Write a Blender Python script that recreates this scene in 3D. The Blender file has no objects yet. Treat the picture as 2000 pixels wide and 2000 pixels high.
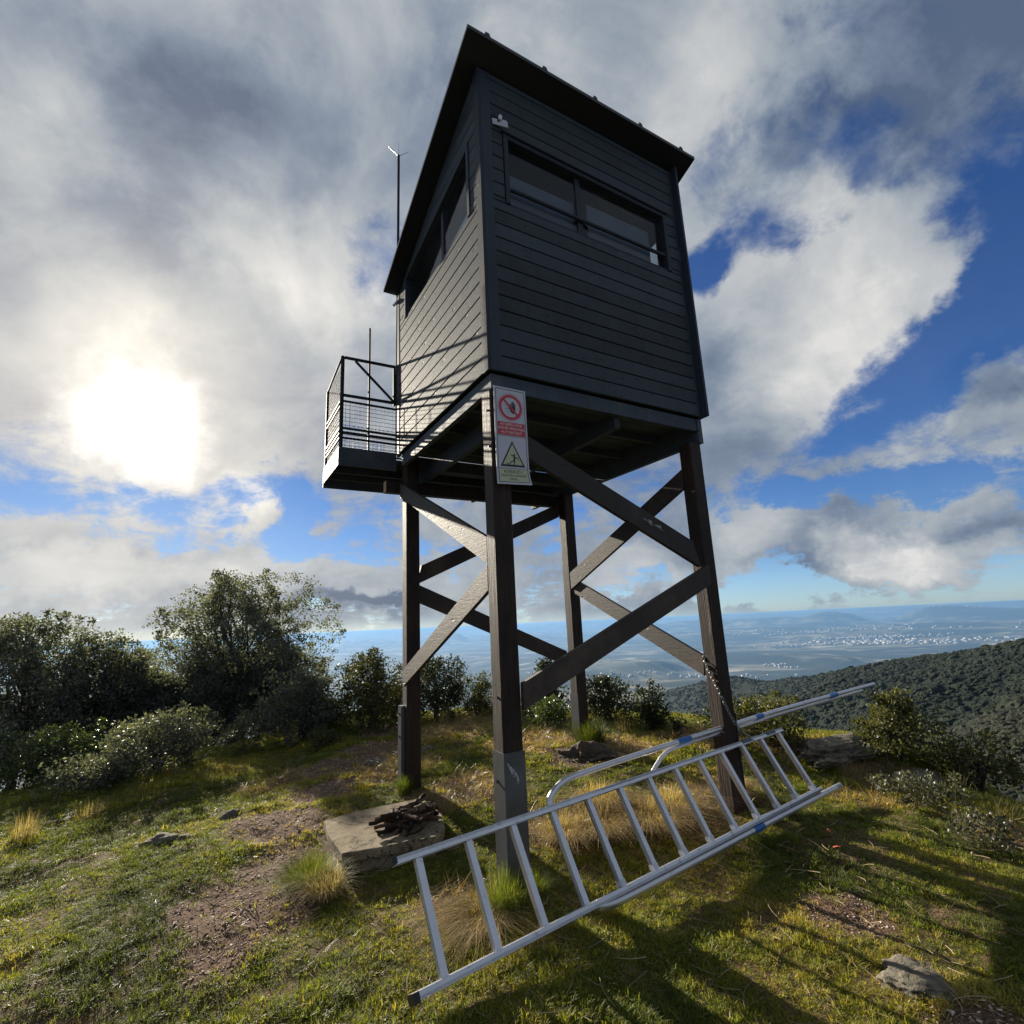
import bpy, math, random
import numpy as np
from mathutils import Vector, Matrix

random.seed(7); rng = np.random.default_rng(7)
scene = bpy.context.scene
C = scene.collection
R = math.radians

# ---------------------------------------------------------------- camera, view, sky, sun
Z0 = 3.42                                   # height of the cabin floor above the foot of the near post
CAM = Vector((-1.7863, -3.2721, 1.4727))
cr = Vector((0.865608, -0.498668, -0.045298)); cu = Vector((-0.066950, -0.204917, 0.976487)); cf = Vector((0.496225, 0.842223, 0.210763))
cam_d = bpy.data.cameras.new('camera'); cam = bpy.data.objects.new('camera', cam_d); C.objects.link(cam)
m3 = Matrix((cr, cu, -cf)).transposed(); m4 = m3.to_4x4(); m4.translation = CAM; cam.matrix_world = m4
cam_d.sensor_width = 36; cam_d.lens = 36 * 1014.63 / 2000
cam_d.clip_start = 0.05; cam_d.clip_end = 300000
scene.camera = cam
scene.view_settings.view_transform = 'Standard'; scene.view_settings.look = 'None'
scene.view_settings.exposure = 1.3; scene.view_settings.gamma = 1.0; scene.view_settings.use_curve_mapping = False
scene.cycles.max_bounces = 8; scene.cycles.transparent_max_bounces = 12; scene.cycles.volume_bounces = 1
scene.cycles.use_denoising = True

SUN_AZ, SUN_EL = R(-7.0), R(19.4)           # azimuth from +y towards +x
SUN = Vector((math.sin(SUN_AZ) * math.cos(SUN_EL), math.cos(SUN_AZ) * math.cos(SUN_EL), math.sin(SUN_EL)))
sl = bpy.data.lights.new('sun', 'SUN'); sl.energy = 5.0; sl.angle = R(0.6); sl.color = (1.0, 0.90, 0.74)
so = bpy.data.objects.new('sun', sl); C.objects.link(so); so.rotation_euler = SUN.to_track_quat('Z', 'Y').to_euler()

class NT:
    def __init__(s, tree): s.t = tree; s.n = tree.nodes; s.l = tree.links; s.n.clear()
    def new(s, typ, **kw):
        n = s.n.new(typ)
        for k, v in kw.items(): setattr(n, k, v)
        return n
    def set(s, sock, v):
        if isinstance(v, bpy.types.NodeSocket): s.l.new(v, sock)
        elif v is not None: sock.default_value = v
    def m(s, op, a, b=None, c=None, clamp=False):
        n = s.new('ShaderNodeMath', operation=op, use_clamp=clamp); s.set(n.inputs[0], a)
        if b is not None: s.set(n.inputs[1], b)
        if c is not None: s.set(n.inputs[2], c)
        return n.outputs[0]
    def vm(s, op, a, b=None, scale=None):
        n = s.new('ShaderNodeVectorMath', operation=op); s.set(n.inputs[0], a)
        if b is not None: s.set(n.inputs[1], b)
        if scale is not None: s.set(n.inputs['Scale'], scale)
        return n.outputs['Value'] if op in ('DOT_PRODUCT', 'LENGTH', 'DISTANCE') else n.outputs['Vector']
    def mr(s, v, a, b, c=0.0, d=1.0, typ='SMOOTHSTEP'):
        n = s.new('ShaderNodeMapRange', interpolation_type=typ); s.set(n.inputs[0], v)
        for i, x in enumerate((a, b, c, d)): s.set(n.inputs[i + 1], x)
        return n.outputs[0]
    def mix(s, f, a, b, blend='MIX'):
        n = s.new('ShaderNodeMix', data_type='RGBA', blend_type=blend); s.set(n.inputs[0], f)
        s.set(n.inputs[6], col(a)); s.set(n.inputs[7], col(b)); return n.outputs[2]
    def noise(s, vec, scale, detail=4, rough=0.5, dist=0.0, out='Fac'):
        n = s.new('ShaderNodeTexNoise'); s.set(n.inputs['Vector'], vec); s.set(n.inputs['Scale'], scale)
        s.set(n.inputs['Detail'], detail); s.set(n.inputs['Roughness'], rough); s.set(n.inputs['Distortion'], dist)
        return n.outputs[out]
    def mapping(s, vec, loc=(0, 0, 0), rot=(0, 0, 0), scale=(1, 1, 1)):
        n = s.new('ShaderNodeMapping'); s.set(n.inputs[0], vec); n.inputs[1].default_value = loc; n.inputs[2].default_value = rot; n.inputs[3].default_value = scale
        return n.outputs[0]
    def ramp(s, f, stops):
        n = s.new('ShaderNodeValToRGB'); s.set(n.inputs[0], f); e = n.color_ramp.elements
        while len(e) < len(stops): e.new(0.5)
        for i, (p, c) in enumerate(stops): e[i].position = p; e[i].color = col(c)
        return n.outputs[0]
def col(c):
    if isinstance(c, (tuple, list)) and len(c) == 3: return (c[0], c[1], c[2], 1.0)
    return c

# sky: Nishita sky with clouds laid over it, both as functions of the direction looked in
COV=[(0.3827, 0.2113, 0.0501, 0.1003, 0.0, -0.825), (0.3659, 0.1497, 0.0611, 0.0395, 0.3491, -0.75), (0.2851, 0.3035, 0.0659, 0.0208, -0.0873, -0.25), (0.2009, 0.2321, 0.0605, 0.0275, 0.4363, -0.279), (0.1783, 0.2012, 0.023, 0.0384, 0.0, -0.372), (0.3093, 0.0884, 0.076, 0.024, 0.2618, -0.625), (0.2735, 0.0182, 0.0805, 0.0169, 0.0873, -0.75), (0.3948, 0.0291, 0.0431, 0.0215, 0.0, -0.75), (0.2325, 0.0465, 0.0264, 0.0176, 0.0, -0.25), (-0.1388, 0.2686, 0.0657, 0.0307, -0.6109, -0.216), (-0.1121, 0.2425, 0.0311, 0.0575, 0.3491, -0.2), (-0.3632, 0.0299, 0.0634, 0.0304, -0.0873, -0.2693), (-0.3, 0.02, 0.018, 0.012, 0.3, 0.35), (-0.37, 0.012, 0.03, 0.007, 0.1, 0.3), (-0.235, -0.012, 0.03, 0.012, 0.8, 0.45), (-0.4041, 0.0, 0.0357, 0.0245, 0.0, -0.2693), (-0.3004, 0.0067, 0.0922, 0.0132, 0.0, -0.2693), (-0.2074, 0.0236, 0.0354, 0.026, 0.0, -0.3624), (-0.1898, -0.0356, 0.0384, 0.0263, 0.1745, -0.5722), (-0.2576, -0.0184, 0.029, 0.0174, 0.0, -0.2693), (-0.1119, -0.0243, 0.0269, 0.0331, 0.0, -0.3338), (-0.3294, -0.0154, 0.04, 0.0137, 0.0, -0.2384), (0.0369, 0.0049, 0.0295, 0.0344, 0.0, -0.375), (0.1166, 0.0194, 0.0287, 0.0239, 0.0, -0.375), (0.2876, -0.0741, 0.1733, 0.0157, 0.0, -0.938), (0.4234, -0.0484, 0.0546, 0.0205, 0.0, -0.5), (0.1892, -0.0662, 0.0455, 0.0182, 0.0, -0.438), (0.2513, 0.1616, 0.0782, 0.0946, -0.4363, 0.5), (0.222, 0.111, 0.0609, 0.0696, 0.0, 0.3), (0.3853, 0.1036, 0.0303, 0.0303, 0.0, 0.55), (0.3363, -0.0262, 0.0823, 0.0294, -0.1396, 0.65), (0.3078, 0.0089, 0.0244, 0.0244, 0.0, 0.35), (0.2411, -0.0301, 0.0656, 0.0184, -0.1396, 0.55), (0.19, -0.0047, 0.0412, 0.0321, 0.0, 0.3), (-0.2058, 0.3499, 0.2473, 0.0883, 0.0, 0.4), (0.0639, 0.3622, 0.1875, 0.0937, 0.0, 0.4), (-0.2985, 0.2132, 0.1579, 0.094, 0.0, 0.4), (-0.3099, 0.0753, 0.0925, 0.0523, 0.0, 0.5), (-0.3284, -0.0613, 0.1577, 0.0237, 0.0, 0.425), (-0.0971, -0.0728, 0.1436, 0.0239, 0.0, 0.3825), (-0.2037, 0.1389, 0.0873, 0.0742, 0.0, 0.3), (0.1211, -0.0484, 0.0762, 0.0286, 0.0, 0.3), (0.3392, 0.3467, 0.0609, 0.0487, 0.0, 0.25), (-0.0492, 0.0, 0.0589, 0.0294, 0.0, 0.3), (0.235, 0.262, 0.081, 0.024, 0.62, -0.1736), (0.315, 0.235, 0.03, 0.02, 0.3, -0.12), (-0.2074, 0.0236, 0.03, 0.02, 0.0, -0.3086), (-0.1898, -0.0356, 0.032, 0.022, 0.1745, -0.3366), (-0.12, 0.25, 0.0455, 0.039, 0.5, -0.176), (0.17, 0.205, 0.0405, 0.03, 0.6, -0.217), (0.3, 0.2, 0.05, 0.05, 0.4, 0.28), (0.345, 0.262, 0.06, 0.04, 0.3, 0.42)]
BRI=[(-0.2201, 0.3047, 0.0841, 0.0519, -0.5236, -0.34), (-0.3268, 0.2533, 0.0698, 0.0349, -0.3491, -0.156), (-0.3591, 0.281, 0.0452, 0.0388, 0.0, 0.26), (-0.1576, 0.3651, 0.0573, 0.043, 0.0, -0.104), (-0.311, 0.2488, 0.0358, 0.0215, 0.0, -0.13), (-0.1967, 0.2325, 0.0573, 0.0655, 0.0, 0.286), (0.1499, 0.3297, 0.0529, 0.0756, -0.3491, 0.286), (0.0208, 0.3919, 0.0722, 0.0361, 0.0, 0.078), (0.3427, 0.3313, 0.062, 0.0527, 0.0, -0.39), (0.2671, 0.3081, 0.0528, 0.0246, 0.0, -0.39), (0.2506, 0.1701, 0.0737, 0.0655, -0.3491, 0.416), (0.2548, 0.1092, 0.0549, 0.038, 0.0, 0.156), (0.385, 0.1076, 0.0285, 0.025, 0.0, -0.39), (0.3111, -0.0356, 0.0485, 0.0182, -0.1745, 0.442), (0.3854, -0.0356, 0.0401, 0.0182, -0.1745, -0.234), (0.3329, -0.0175, 0.0394, 0.0158, 0.0, 0.156), (0.2694, -0.032, 0.0382, 0.0127, -0.1396, -0.2652), (0.257, -0.0505, 0.0429, 0.006, 0.0, -0.156), (0.216, -0.0188, 0.0314, 0.0179, 0.0, 0.195), (0.2239, 0.056, 0.0531, 0.0177, 0.0, -0.078), (-0.3458, -0.0562, 0.1002, 0.0193, 0.0, 0.39), (-0.1804, -0.0617, 0.055, 0.0183, 0.0, 0.13), (-0.1252, -0.0843, 0.0424, 0.0066, 0.0, -0.585), (-0.1434, -0.0956, 0.0558, 0.0074, 0.0, -0.26), (-0.0489, -0.0733, 0.068, 0.0146, 0.0, 0.065), (0.1115, -0.0582, 0.0382, 0.0191, 0.0, 0.26), (-0.105, 0.1432, 0.0416, 0.0463, 0.0, -0.182), (-0.2536, 0.0, 0.026, 0.0217, 0.0, 0.39), (-0.274, 0.1679, 0.0561, 0.0321, 0.0, 0.078), (-0.3566, 0.1468, 0.0548, 0.0365, 0.0, 0.13), (0.0634, 0.3719, 0.0444, 0.0296, 0.0, 0.052), (0.3552, -0.0728, 0.0302, 0.0053, 0.0, -0.156), (0.345, -0.045, 0.09, 0.014, -0.1, 0.286), (-0.26, 0.19, 0.05, 0.03, 0, -0.16), (-0.15, 0.21, 0.05, 0.05, 0, 0.16), (0.02, 0.36, 0.05, 0.04, 0.4, -0.14), (-0.33, 0.17, 0.06, 0.03, 0, 0.12), (0.33, -0.03, 0.07, 0.03, 0, 0.06)]
def build_world():
    w = bpy.data.worlds.new('World'); scene.world = w; w.use_nodes = True
    w.cycles.sampling_method = 'MANUAL'; w.cycles.sample_map_resolution = 1024
    t = NT(w.node_tree)
    out = t.new('ShaderNodeOutputWorld')
    sky = t.new('ShaderNodeTexSky', sky_type='NISHITA', sun_disc=False)
    sky.sun_elevation = SUN_EL; sky.sun_rotation = SUN_AZ
    sky.altitude = 700; sky.air_density = 1.0; sky.dust_density = 0.4; sky.ozone_density = 3.0
    tc = t.new('ShaderNodeTexCoord'); d = tc.outputs['Generated']
    d = t.vm('NORMALIZE', d)
    sx = t.new('ShaderNodeSeparateXYZ'); t.l.new(d, sx.inputs[0])
    # stereographic chart of the sky centred on the north-east
    den = t.m('ADD', t.vm('DOT_PRODUCT', d, tuple(cf)), 1.0); den = t.m('MAXIMUM', den, 0.02)
    u = t.m('DIVIDE', t.vm('DOT_PRODUCT', d, tuple(cr)), den); v = t.m('DIVIDE', t.vm('DOT_PRODUCT', d, tuple(cu)), den)
    cmb = t.new('ShaderNodeCombineXYZ'); t.l.new(u, cmb.inputs[0]); t.l.new(v, cmb.inputs[1])
    # stretched towards the horizon as cloud layers are
    sz = t.m('ADD', sx.outputs[2], 0.30); sz = t.m('MAXIMUM', sz, 0.12)
    dd = t.vm('SCALE', d, scale=t.m('DIVIDE', 1.0, sz))
    pc = t.mapping(dd, (3.1, 1.7, 0.4), (0, 0, R(35)), (1.0, 1.0, 1.7))
    warp = t.vm('SCALE', t.vm('SUBTRACT', t.noise(d, 5.5, 6, 0.6, out='Color'), (0.5, 0.5, 0.5)), scale=0.13)
    p2 = t.vm('ADD', cmb.outputs[0], warp)
    def blobs(lst):
        acc = None
        for (a, b, rx, ry, rot, wt) in lst:
            q = t.vm('SUBTRACT', p2, (a, b, 0))
            mp = t.new('ShaderNodeMapping', vector_type='TEXTURE'); t.l.new(q, mp.inputs[0])
            mp.inputs[2].default_value = (0, 0, rot); mp.inputs[3].default_value = (rx, ry, 1.0)
            sp = t.new('ShaderNodeSeparateXYZ'); t.l.new(mp.outputs[0], sp.inputs[0])
            x, y = sp.outputs[0], sp.outputs[1]
            r = t.m('SQRT', t.m('MULTIPLY_ADD', x, x, t.m('MULTIPLY', y, y)))
            g = t.mr(r, 0.35, 1.65, wt, 0.0)
            acc = g if acc is None else t.m('ADD', acc, g)
        return acc
    n1 = t.noise(pc, 1.5, 10, 0.54, 0.35); n2 = t.noise(t.mapping(pc, (7, 2, 5)), 4.0, 9, 0.56, 0.6)
    n3 = t.noise(t.mapping(d, (1, 9, 3)), 3.4, 6, 0.55, 0.5); n4 = t.noise(t.mapping(pc, (4, 4, 1)), 7.5, 10, 0.68, 0.5)
    n5 = t.noise(t.mapping(d, (2, 5, 8)), 9.0, 10, 0.66, 0.4)
    rid = t.m('SUBTRACT', 1.0, t.m('MULTIPLY', t.m('ABSOLUTE', t.m('SUBTRACT', n5, 0.5)), 5.0), clamp=True)      # torn, wispy edges
    base = t.m('ADD', t.m('ADD', t.m('MULTIPLY', t.m('SUBTRACT', n1, 0.5), 1.5), t.m('MULTIPLY', t.m('SUBTRACT', n2, 0.5), 1.0)), t.m('MULTIPLY', t.m('SUBTRACT', n4, 0.5), 0.75)); base = t.m('ADD', base, t.m('MULTIPLY', t.m('SUBTRACT', n5, 0.5), 0.8))
    ragged = t.mr(sx.outputs[2], 0.34, 0.06); extra = t.m('ADD', t.m('MULTIPLY', t.m('SUBTRACT', n4, 0.5), 1.6), t.m('MULTIPLY', t.m('SUBTRACT', n5, 0.5), 2.4))
    base = t.m('ADD', base, t.m('MULTIPLY', extra, ragged))
    cov = t.m('ADD', t.m('ADD', base, blobs(COV)), 0.16)
    alpha = t.m('MULTIPLY_ADD', t.mr(cov, -0.46, 0.26), 0.93, 0.05)
    thick = t.mr(cov, 0.1, 0.8)
    shade = t.m('ADD', t.m('MULTIPLY', t.m('SUBTRACT', n2, 0.5), 0.45), t.m('MULTIPLY', t.m('SUBTRACT', n3, 0.5), 1.45))
    shade = t.m('ADD', t.m('ADD', shade, blobs(BRI)), 0.44)
    shade = t.m('ADD', t.m('SUBTRACT', shade, t.m('MULTIPLY', thick, 0.10)), t.m('MULTIPLY', t.m('SUBTRACT', n4, 0.5), 0.30)); shade = t.m('ADD', shade, t.m('MULTIPLY', t.m('SUBTRACT', rid, 0.5), 0.05)); shade = t.m('ADD', shade, t.m('MULTIPLY', t.m('SUBTRACT', n5, 0.5), 0.40))
    cc = t.ramp(shade, [(0.0, (0.095, 0.135, 0.215)), (0.28, (0.205, 0.255, 0.335)), (0.55, (0.375, 0.415, 0.455)), (0.80, (0.54, 0.555, 0.565)), (1.0, (0.72, 0.71, 0.69))])
    cs = t.m('MAXIMUM', t.vm('DOT_PRODUCT', t.vm('NORMALIZE', t.vm('ADD', d, t.vm('SCALE', warp, scale=1.5))), tuple(SUN)), 0.0)
    g1 = t.m('MULTIPLY', t.m('POWER', cs, 640.0), t.m('MULTIPLY_ADD', n4, 1.2, 0.4)); g2 = t.m('POWER', cs, 34.0); g3 = t.m('POWER', cs, 5.0)
    glow = t.vm('SCALE', (1.0, 0.93, 0.80), scale=t.m('MULTIPLY', g1, 2.4))
    halo = t.vm('SCALE', (0.35, 0.28, 0.19), scale=g2)
    wide = t.vm('SCALE', (0.10, 0.085, 0.06), scale=g3)
    ccl = t.vm('ADD', t.vm('ADD', cc, glow), t.vm('ADD', halo, wide))
    bsky = t.new('ShaderNodeBackground'); bsky.inputs[1].default_value = 0.05
    tint = t.mix(t.mr(sx.outputs[2], 0.0, 0.40), (0.80, 1.02, 1.40), (0.26, 0.56, 0.98)); tint = t.mix(t.mr(sx.outputs[2], 0.01, 0.13), (1.05, 1.38, 1.95), tint)
    lum = t.vm('DOT_PRODUCT', sky.outputs[0], (0.25, 0.6, 0.15))     # the brightest part round the sun is rolled off
    soft = t.vm('SCALE', sky.outputs[0], scale=t.m('DIVIDE', 1.0, t.m('ADD', 1.0, t.m('MULTIPLY', lum, 0.10))))
    t.l.new(t.mix(1.0, soft, tint, 'MULTIPLY'), bsky.inputs[0])
    bcl = t.new('ShaderNodeBackground'); bcl.inputs[1].default_value = 0.43; t.l.new(ccl, bcl.inputs[0])
    mx = t.new('ShaderNodeMixShader')
    low = t.mr(sx.outputs[2], -0.02, 0.03)           # clouds end at the horizon
    t.l.new(t.m('MULTIPLY', alpha, low), mx.inputs[0]); t.l.new(bsky.outputs[0], mx.inputs[1]); t.l.new(bcl.outputs[0], mx.inputs[2])
    t.l.new(mx.outputs[0], out.inputs[0])
build_world()

# ---------------------------------------------------------------- helpers
class MB:
    """collects polygons of ONE mesh"""
    def __init__(s): s.v = []; s.f = []
    def add(s, vs, fs):
        b = len(s.v); s.v += [tuple(map(float, p)) for p in vs]; s.f += [tuple(b + i for i in f) for f in fs]; return s
    def box(s, a, b):
        (x0, y0, z0), (x1, y1, z1) = a, b
        return s.add([(x0, y0, z0), (x1, y0, z0), (x1, y1, z0), (x0, y1, z0), (x0, y0, z1), (x1, y0, z1), (x1, y1, z1), (x0, y1, z1)],
                     [(0, 3, 2, 1), (4, 5, 6, 7), (0, 1, 5, 4), (1, 2, 6, 5), (2, 3, 7, 6), (3, 0, 4, 7)])
    def bar(s, p, q, n, w, h):
        """straight bar from p to q, half sizes w along n and h across"""
        p, q = Vector(p), Vector(q); d = (q - p).normalized(); n = Vector(n); n = (n - d * n.dot(d)).normalized(); k = d.cross(n)
        vs = [c + n * (a * w) + k * (b * h) for c in (p, q) for a, b in ((-1, -1), (1, -1), (1, 1), (-1, 1))]
        return s.add(vs, [(0, 1, 2, 3), (7, 6, 5, 4), (0, 4, 5, 1), (1, 5, 6, 2), (2, 6, 7, 3), (3, 7, 4, 0)])
    def tube(s, pts, r, n=8, caps=True):
        pts = [Vector(p) for p in pts]; rs = r if isinstance(r, (list, tuple)) else [r] * len(pts)
        ring = []; vs = []; ref = None
        for i, p in enumerate(pts):
            d = (pts[min(i + 1, len(pts) - 1)] - pts[max(i - 1, 0)]).normalized()
            if ref is None: ref = Vector((0, 0, 1)) if abs(d.z) < 0.9 else Vector((1, 0, 0))
            a = (ref - d * ref.dot(d)).normalized(); b = d.cross(a); ref = a
            for k in range(n):
                t = 2 * math.pi * k / n; vs.append(p + a * (math.cos(t) * rs[i]) + b * (math.sin(t) * rs[i]))
        fs = [(i * n + k, i * n + (k + 1) % n, (i + 1) * n + (k + 1) % n, (i + 1) * n + k) for i in range(len(pts) - 1) for k in range(n)]
        if caps: fs += [tuple(range(n - 1, -1, -1)), tuple((len(pts) - 1) * n + k for k in range(n))]
        return s.add(vs, fs)
    def build(s, name, mat, parent=None, smooth=False, origin=None):
        o0 = Vector(parent['o']) if parent is not None else (Vector(origin) if origin is not None else Vector((0, 0, 0)))
        me = bpy.data.meshes.new(name)
        me.from_pydata([tuple(Vector(p) - o0) for p in s.v], [], s.f); me.validate(); me.update()
        if mat is not None: me.materials.append(mat)
        if smooth: me.polygons.foreach_set('use_smooth', [True] * len(me.polygons))
        o = bpy.data.objects.new(name, me); C.objects.link(o); o['o'] = tuple(o0)
        if parent is not None: o.parent = parent
        elif origin is not None: o.location = o0
        return o
def empty(name, loc):
    o = bpy.data.objects.new(name, None); C.objects.link(o); o.location = loc; o['o'] = tuple(loc); o.empty_display_size = 0.2; return o
def tag(o, label=None, cat=None, group=None, kind=None):
    if label: o['label'] = label
    if cat: o['category'] = cat
    if group: o['group'] = group
    if kind: o['kind'] = kind
    return o

# value noise in numpy (for shaping terrain and placing plants)
def _h(i, j, s):
    n = (i * 374761393 + j * 668265263 + s * 974634777) & 0xffffffff
    n = ((n ^ (n >> 13)) * 1274126177) & 0xffffffff
    return ((n ^ (n >> 16)) & 0xffff) / 65535.0
def vnoise(x, y, s=0):
    xi = np.floor(x).astype(np.int64); yi = np.floor(y).astype(np.int64); fx = x - xi; fy = y - yi
    fx = fx * fx * (3 - 2 * fx); fy = fy * fy * (3 - 2 * fy)
    a = _h(xi, yi, s); b = _h(xi + 1, yi, s); c = _h(xi, yi + 1, s); d = _h(xi + 1, yi + 1, s)
    return (a * (1 - fx) + b * fx) * (1 - fy) + (c * (1 - fx) + d * fx) * fy
def fbm(x, y, oct=4, s=0):
    x = np.asarray(x, float); y = np.asarray(y, float); t = 0; a = 0.5; k = 1.0
    for o in range(oct): t = t + a * vnoise(x * k + 17.3 * o, y * k - 9.1 * o, s + o); a *= 0.5; k *= 2.03
    return t / (1 - 0.5 ** oct)
def sstep(a, b, x): t = np.clip((x - a) / (b - a), 0, 1); return t * t * (3 - 2 * t)

# ---------------------------------------------------------------- terrain
BASE = np.array([(0.07, 0.07, -0.12), (2.3, .1, .0), (.13, 2.2, -.04), (2.28, 2.2, .04), (1.1, 1.1, -.02), (-.75, -.62, -.28), (-.2, -.55, -.30), (.4, -.52, -.32), (1.2, -.46, -.33), (2.2, -.36, -.32), (3.1, -.26, -.30),
    (-1.8, -3.3, -.24), (1.29, -1.69, -.30), (-2, 2.5, -.2), (-1.0, .75, -.27), (-.85, 1.6, -.11), (-.3, 1.3, -.12), (-.35, .68, -.33), (-.7, .68, -.32), (-1.05, 1.3, -.17), (1.0, -1.2, -.33), (4, 1.6, -.02), (4, 3.1, .03), (2.8, 4.8, .02), (.5, 6, -.05), (-1.7, 5.8, -.2), (-3, 2.5, -.26),
    (-3.5, 4.6, -.24), (0, -3, -.27), (3.5, -1.4, -.30), (-6, 3, -.35), (-5, -2, -.35), (-3, 8, -.3), (0, -7, -.4), (4, -6, -.5), (0.2, -1.2, -.32)])
PLAT = np.array([(3.4, -4.5), (3.7, -1.3), (4.1, -.9), (4.7, -.2), (5.0, .5), (4.5, 1.6), (4.3, 3.2), (2.9, 5.1), (1.9, 6.0), (1.1, 7.4), (.8, 9.5), (.8, 14), (-4, 17), (-12, 17), (-14, 4), (-8, -3), (-5, -8), (0, -10), (3, -8)])
RIDGE = np.array([(352, 65, -12.9), (387, 91, -17.1), (439, 127, -24.3), (507, 178, -35.5), (570, 237, -46.6), (635, 311, -60.2), (708, 407, -82.7), (773, 511, -99.1), (809, 564, -110.7), (831, 619, -113.7), (855, 670, -113.1), (895, 794, -140.1), (938, 923, -166.4), (972, 1071, -214.5)])
RIDGE = np.vstack([[(250, -40, 10.0)], RIDGE, [(1020, 1300, -300.0)]])
def seg_dist(x, y, P, closed):
    best = np.full(x.shape, 1e18); zz = np.zeros(x.shape); n = len(P)
    for i in range(n if closed else n - 1):
        a = P[i]; b = P[(i + 1) % n]; dx, dy = b[0] - a[0], b[1] - a[1]
        t = np.clip(((x - a[0]) * dx + (y - a[1]) * dy) / (dx * dx + dy * dy), 0, 1)
        d = np.hypot(x - a[0] - t * dx, y - a[1] - t * dy); k = d < best; best = np.where(k, d, best)
        if P.shape[1] > 2: zz = np.where(k, a[2] + t * (b[2] - a[2]), zz)
    return best, zz
def inside(x, y, P):
    r = np.zeros(x.shape, bool); n = len(P)
    for i in range(n):
        a = P[i]; b = P[(i + 1) % n]
        c = ((a[1] > y) != (b[1] > y)) & (x < (b[0] - a[0]) * (y - a[1]) / (b[1] - a[1] + 1e-12) + a[0]); r ^= c
    return r
PLAIN = -600.0
def terrain(x, y, fine=True):
    """height and zone (0 hilltop, 1 forest slope, 2 plain)"""
    x = np.asarray(x, float); y = np.asarray(y, float)
    w = np.exp(-((x[..., None] - BASE[:, 0]) ** 2 + (y[..., None] - BASE[:, 1]) ** 2) / (2 * 0.62 ** 2)) + 1e-7 / (1 + (x[..., None] - BASE[:, 0]) ** 2 + (y[..., None] - BASE[:, 1]) ** 2)
    z = (w * BASE[:, 2]).sum(-1) / w.sum(-1)
    d, _ = seg_dist(x, y, PLAT, True); d = np.where(inside(x, y, PLAT), 0.0, d)
    rough = (fbm(x * 1.3, y * 1.3, 3, 3) - .5) * .085 + (fbm(x * 5.5, y * 5.5, 3, 5) - .5) * .05
    fall = 0.60 * (np.sqrt(d * d + 0.9) - math.sqrt(.9)) + np.minimum(.10 * d, 45) * (fbm(x / 160, y / 160, 4, 11) - .5) * 1.6
    d2 = np.maximum(0, y * .98 - x * .35 - 6.6); z = z - .21 * (np.sqrt(d2 * d2 + 1) - 1)          # the back left sinks gently
    z = z + rough - fall
    rd, rz = seg_dist(x, y, RIDGE, False)
    ridge = rz - 0.46 * (np.sqrt(rd * rd + 18 ** 2) - 18) + np.minimum(.35 * rd, 60) * (fbm(x / 130, y / 130, 5, 21) - .5) * 1.5
    zone = np.where(d > 3, 1.0, 0.0)
    h = np.where(d > 1, np.maximum(z, ridge), z)
    r = np.hypot(x, y)
    pl = PLAIN + 8 * fbm(x / 900, y / 900, 4, 31) + 170 * sstep(.52, .80, fbm(x / 2300, y / 2300, 4, 35)) * sstep(11000, 4500, r)  + 200 * sstep(.48, .80, fbm(x / 6000, y / 5000, 4, 36)) * sstep(9000, 16000, r)
    az = np.degrees(np.arctan2(x, y))
    far = sstep(27000, 37000, r) * sstep(60000, 46000, r)
    mtn = far * (270 + 400 * fbm(az / 6, r / 9000, 5, 41) + 110 * (fbm(az / 1.6, r / 9000, 4, 43) - .5)) + sstep(17000, 21000, r) * sstep(26000, 22000, r) * 420 * sstep(.38, .72, fbm(az / 8 + 3, r / 15000, 5, 45))
    pl = np.where(r > 8000, -8 - 22 * np.log1p(np.exp(np.clip((-8 - (pl + mtn)) / 22, -40, 40))), pl + mtn)          # no summit rises above the viewer
    zone = np.where(pl > h, 2.0, zone)
    return np.maximum(h, pl), zone
def ground_z(x, y): return float(terrain(np.array([x]), np.array([y]))[0][0])
def blob2(x, y, pts):
    g = np.zeros(np.shape(x))
    for (a, b, r) in pts: g = np.maximum(g, np.clip(1.4 - np.hypot(x - a, y - b) / r, 0, 1))
    return g
DIRT = [(-1.62, .42, .29), (-1.53, 1.0, .34), (-1.3, .75, .30), (-1.21, 2.18, .46), (-1.16, 1.4, .36), (-.68, 2.79, .48), (-.25, 3.4, .5), (.2, 4.1, .5), (.8, 5.2, .5), (1.6, -1.16, .3), (1.2, -2.1, .3), (.1, -1.9, .22), (1.9, 1.7, .35)]
STRAW = [(1.37, .57, .5), (1.9, .32, .45), (2.45, .41, .35), (.8, .55, .4), (.5, 1.8, .55), (1.6, 4.3, .9), (1.9, 2.6, .7), (-.1, .2, .25), (-.35, .14, .25), (4.3, .9, .6), (2.4, 1.75, .6), (4.4, -.1, .5), (3.7, 1.6, .7), (3.7, -1.4, .4), (.2, 3.0, .6), (-1.0, 3.6, .5), (3.6, -.3, .35)]
GREEN = [(-2.6, 1.6, 1.3), (-2.2, 3.2, .9), (2.2, -1.03, .3), (-.1, .4, .2), (.35, 3.9, .4), (.3, -2.3, .4)]
def zones(x, y):
    n = fbm(x * 2.3, y * 2.3, 4, 51) - .5; n2 = fbm(x * 1.1 + 5, y * 1.1, 3, 57) - .5
    dirt = sstep(.35, .75, blob2(x, y, DIRT) + n * 1.1); straw = sstep(.25, .85, blob2(x, y, STRAW) + n * 1.0 + n2 * .6); green = sstep(.2, .9, blob2(x, y, GREEN) + n2 + .15)
    return dirt, straw, green

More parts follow.
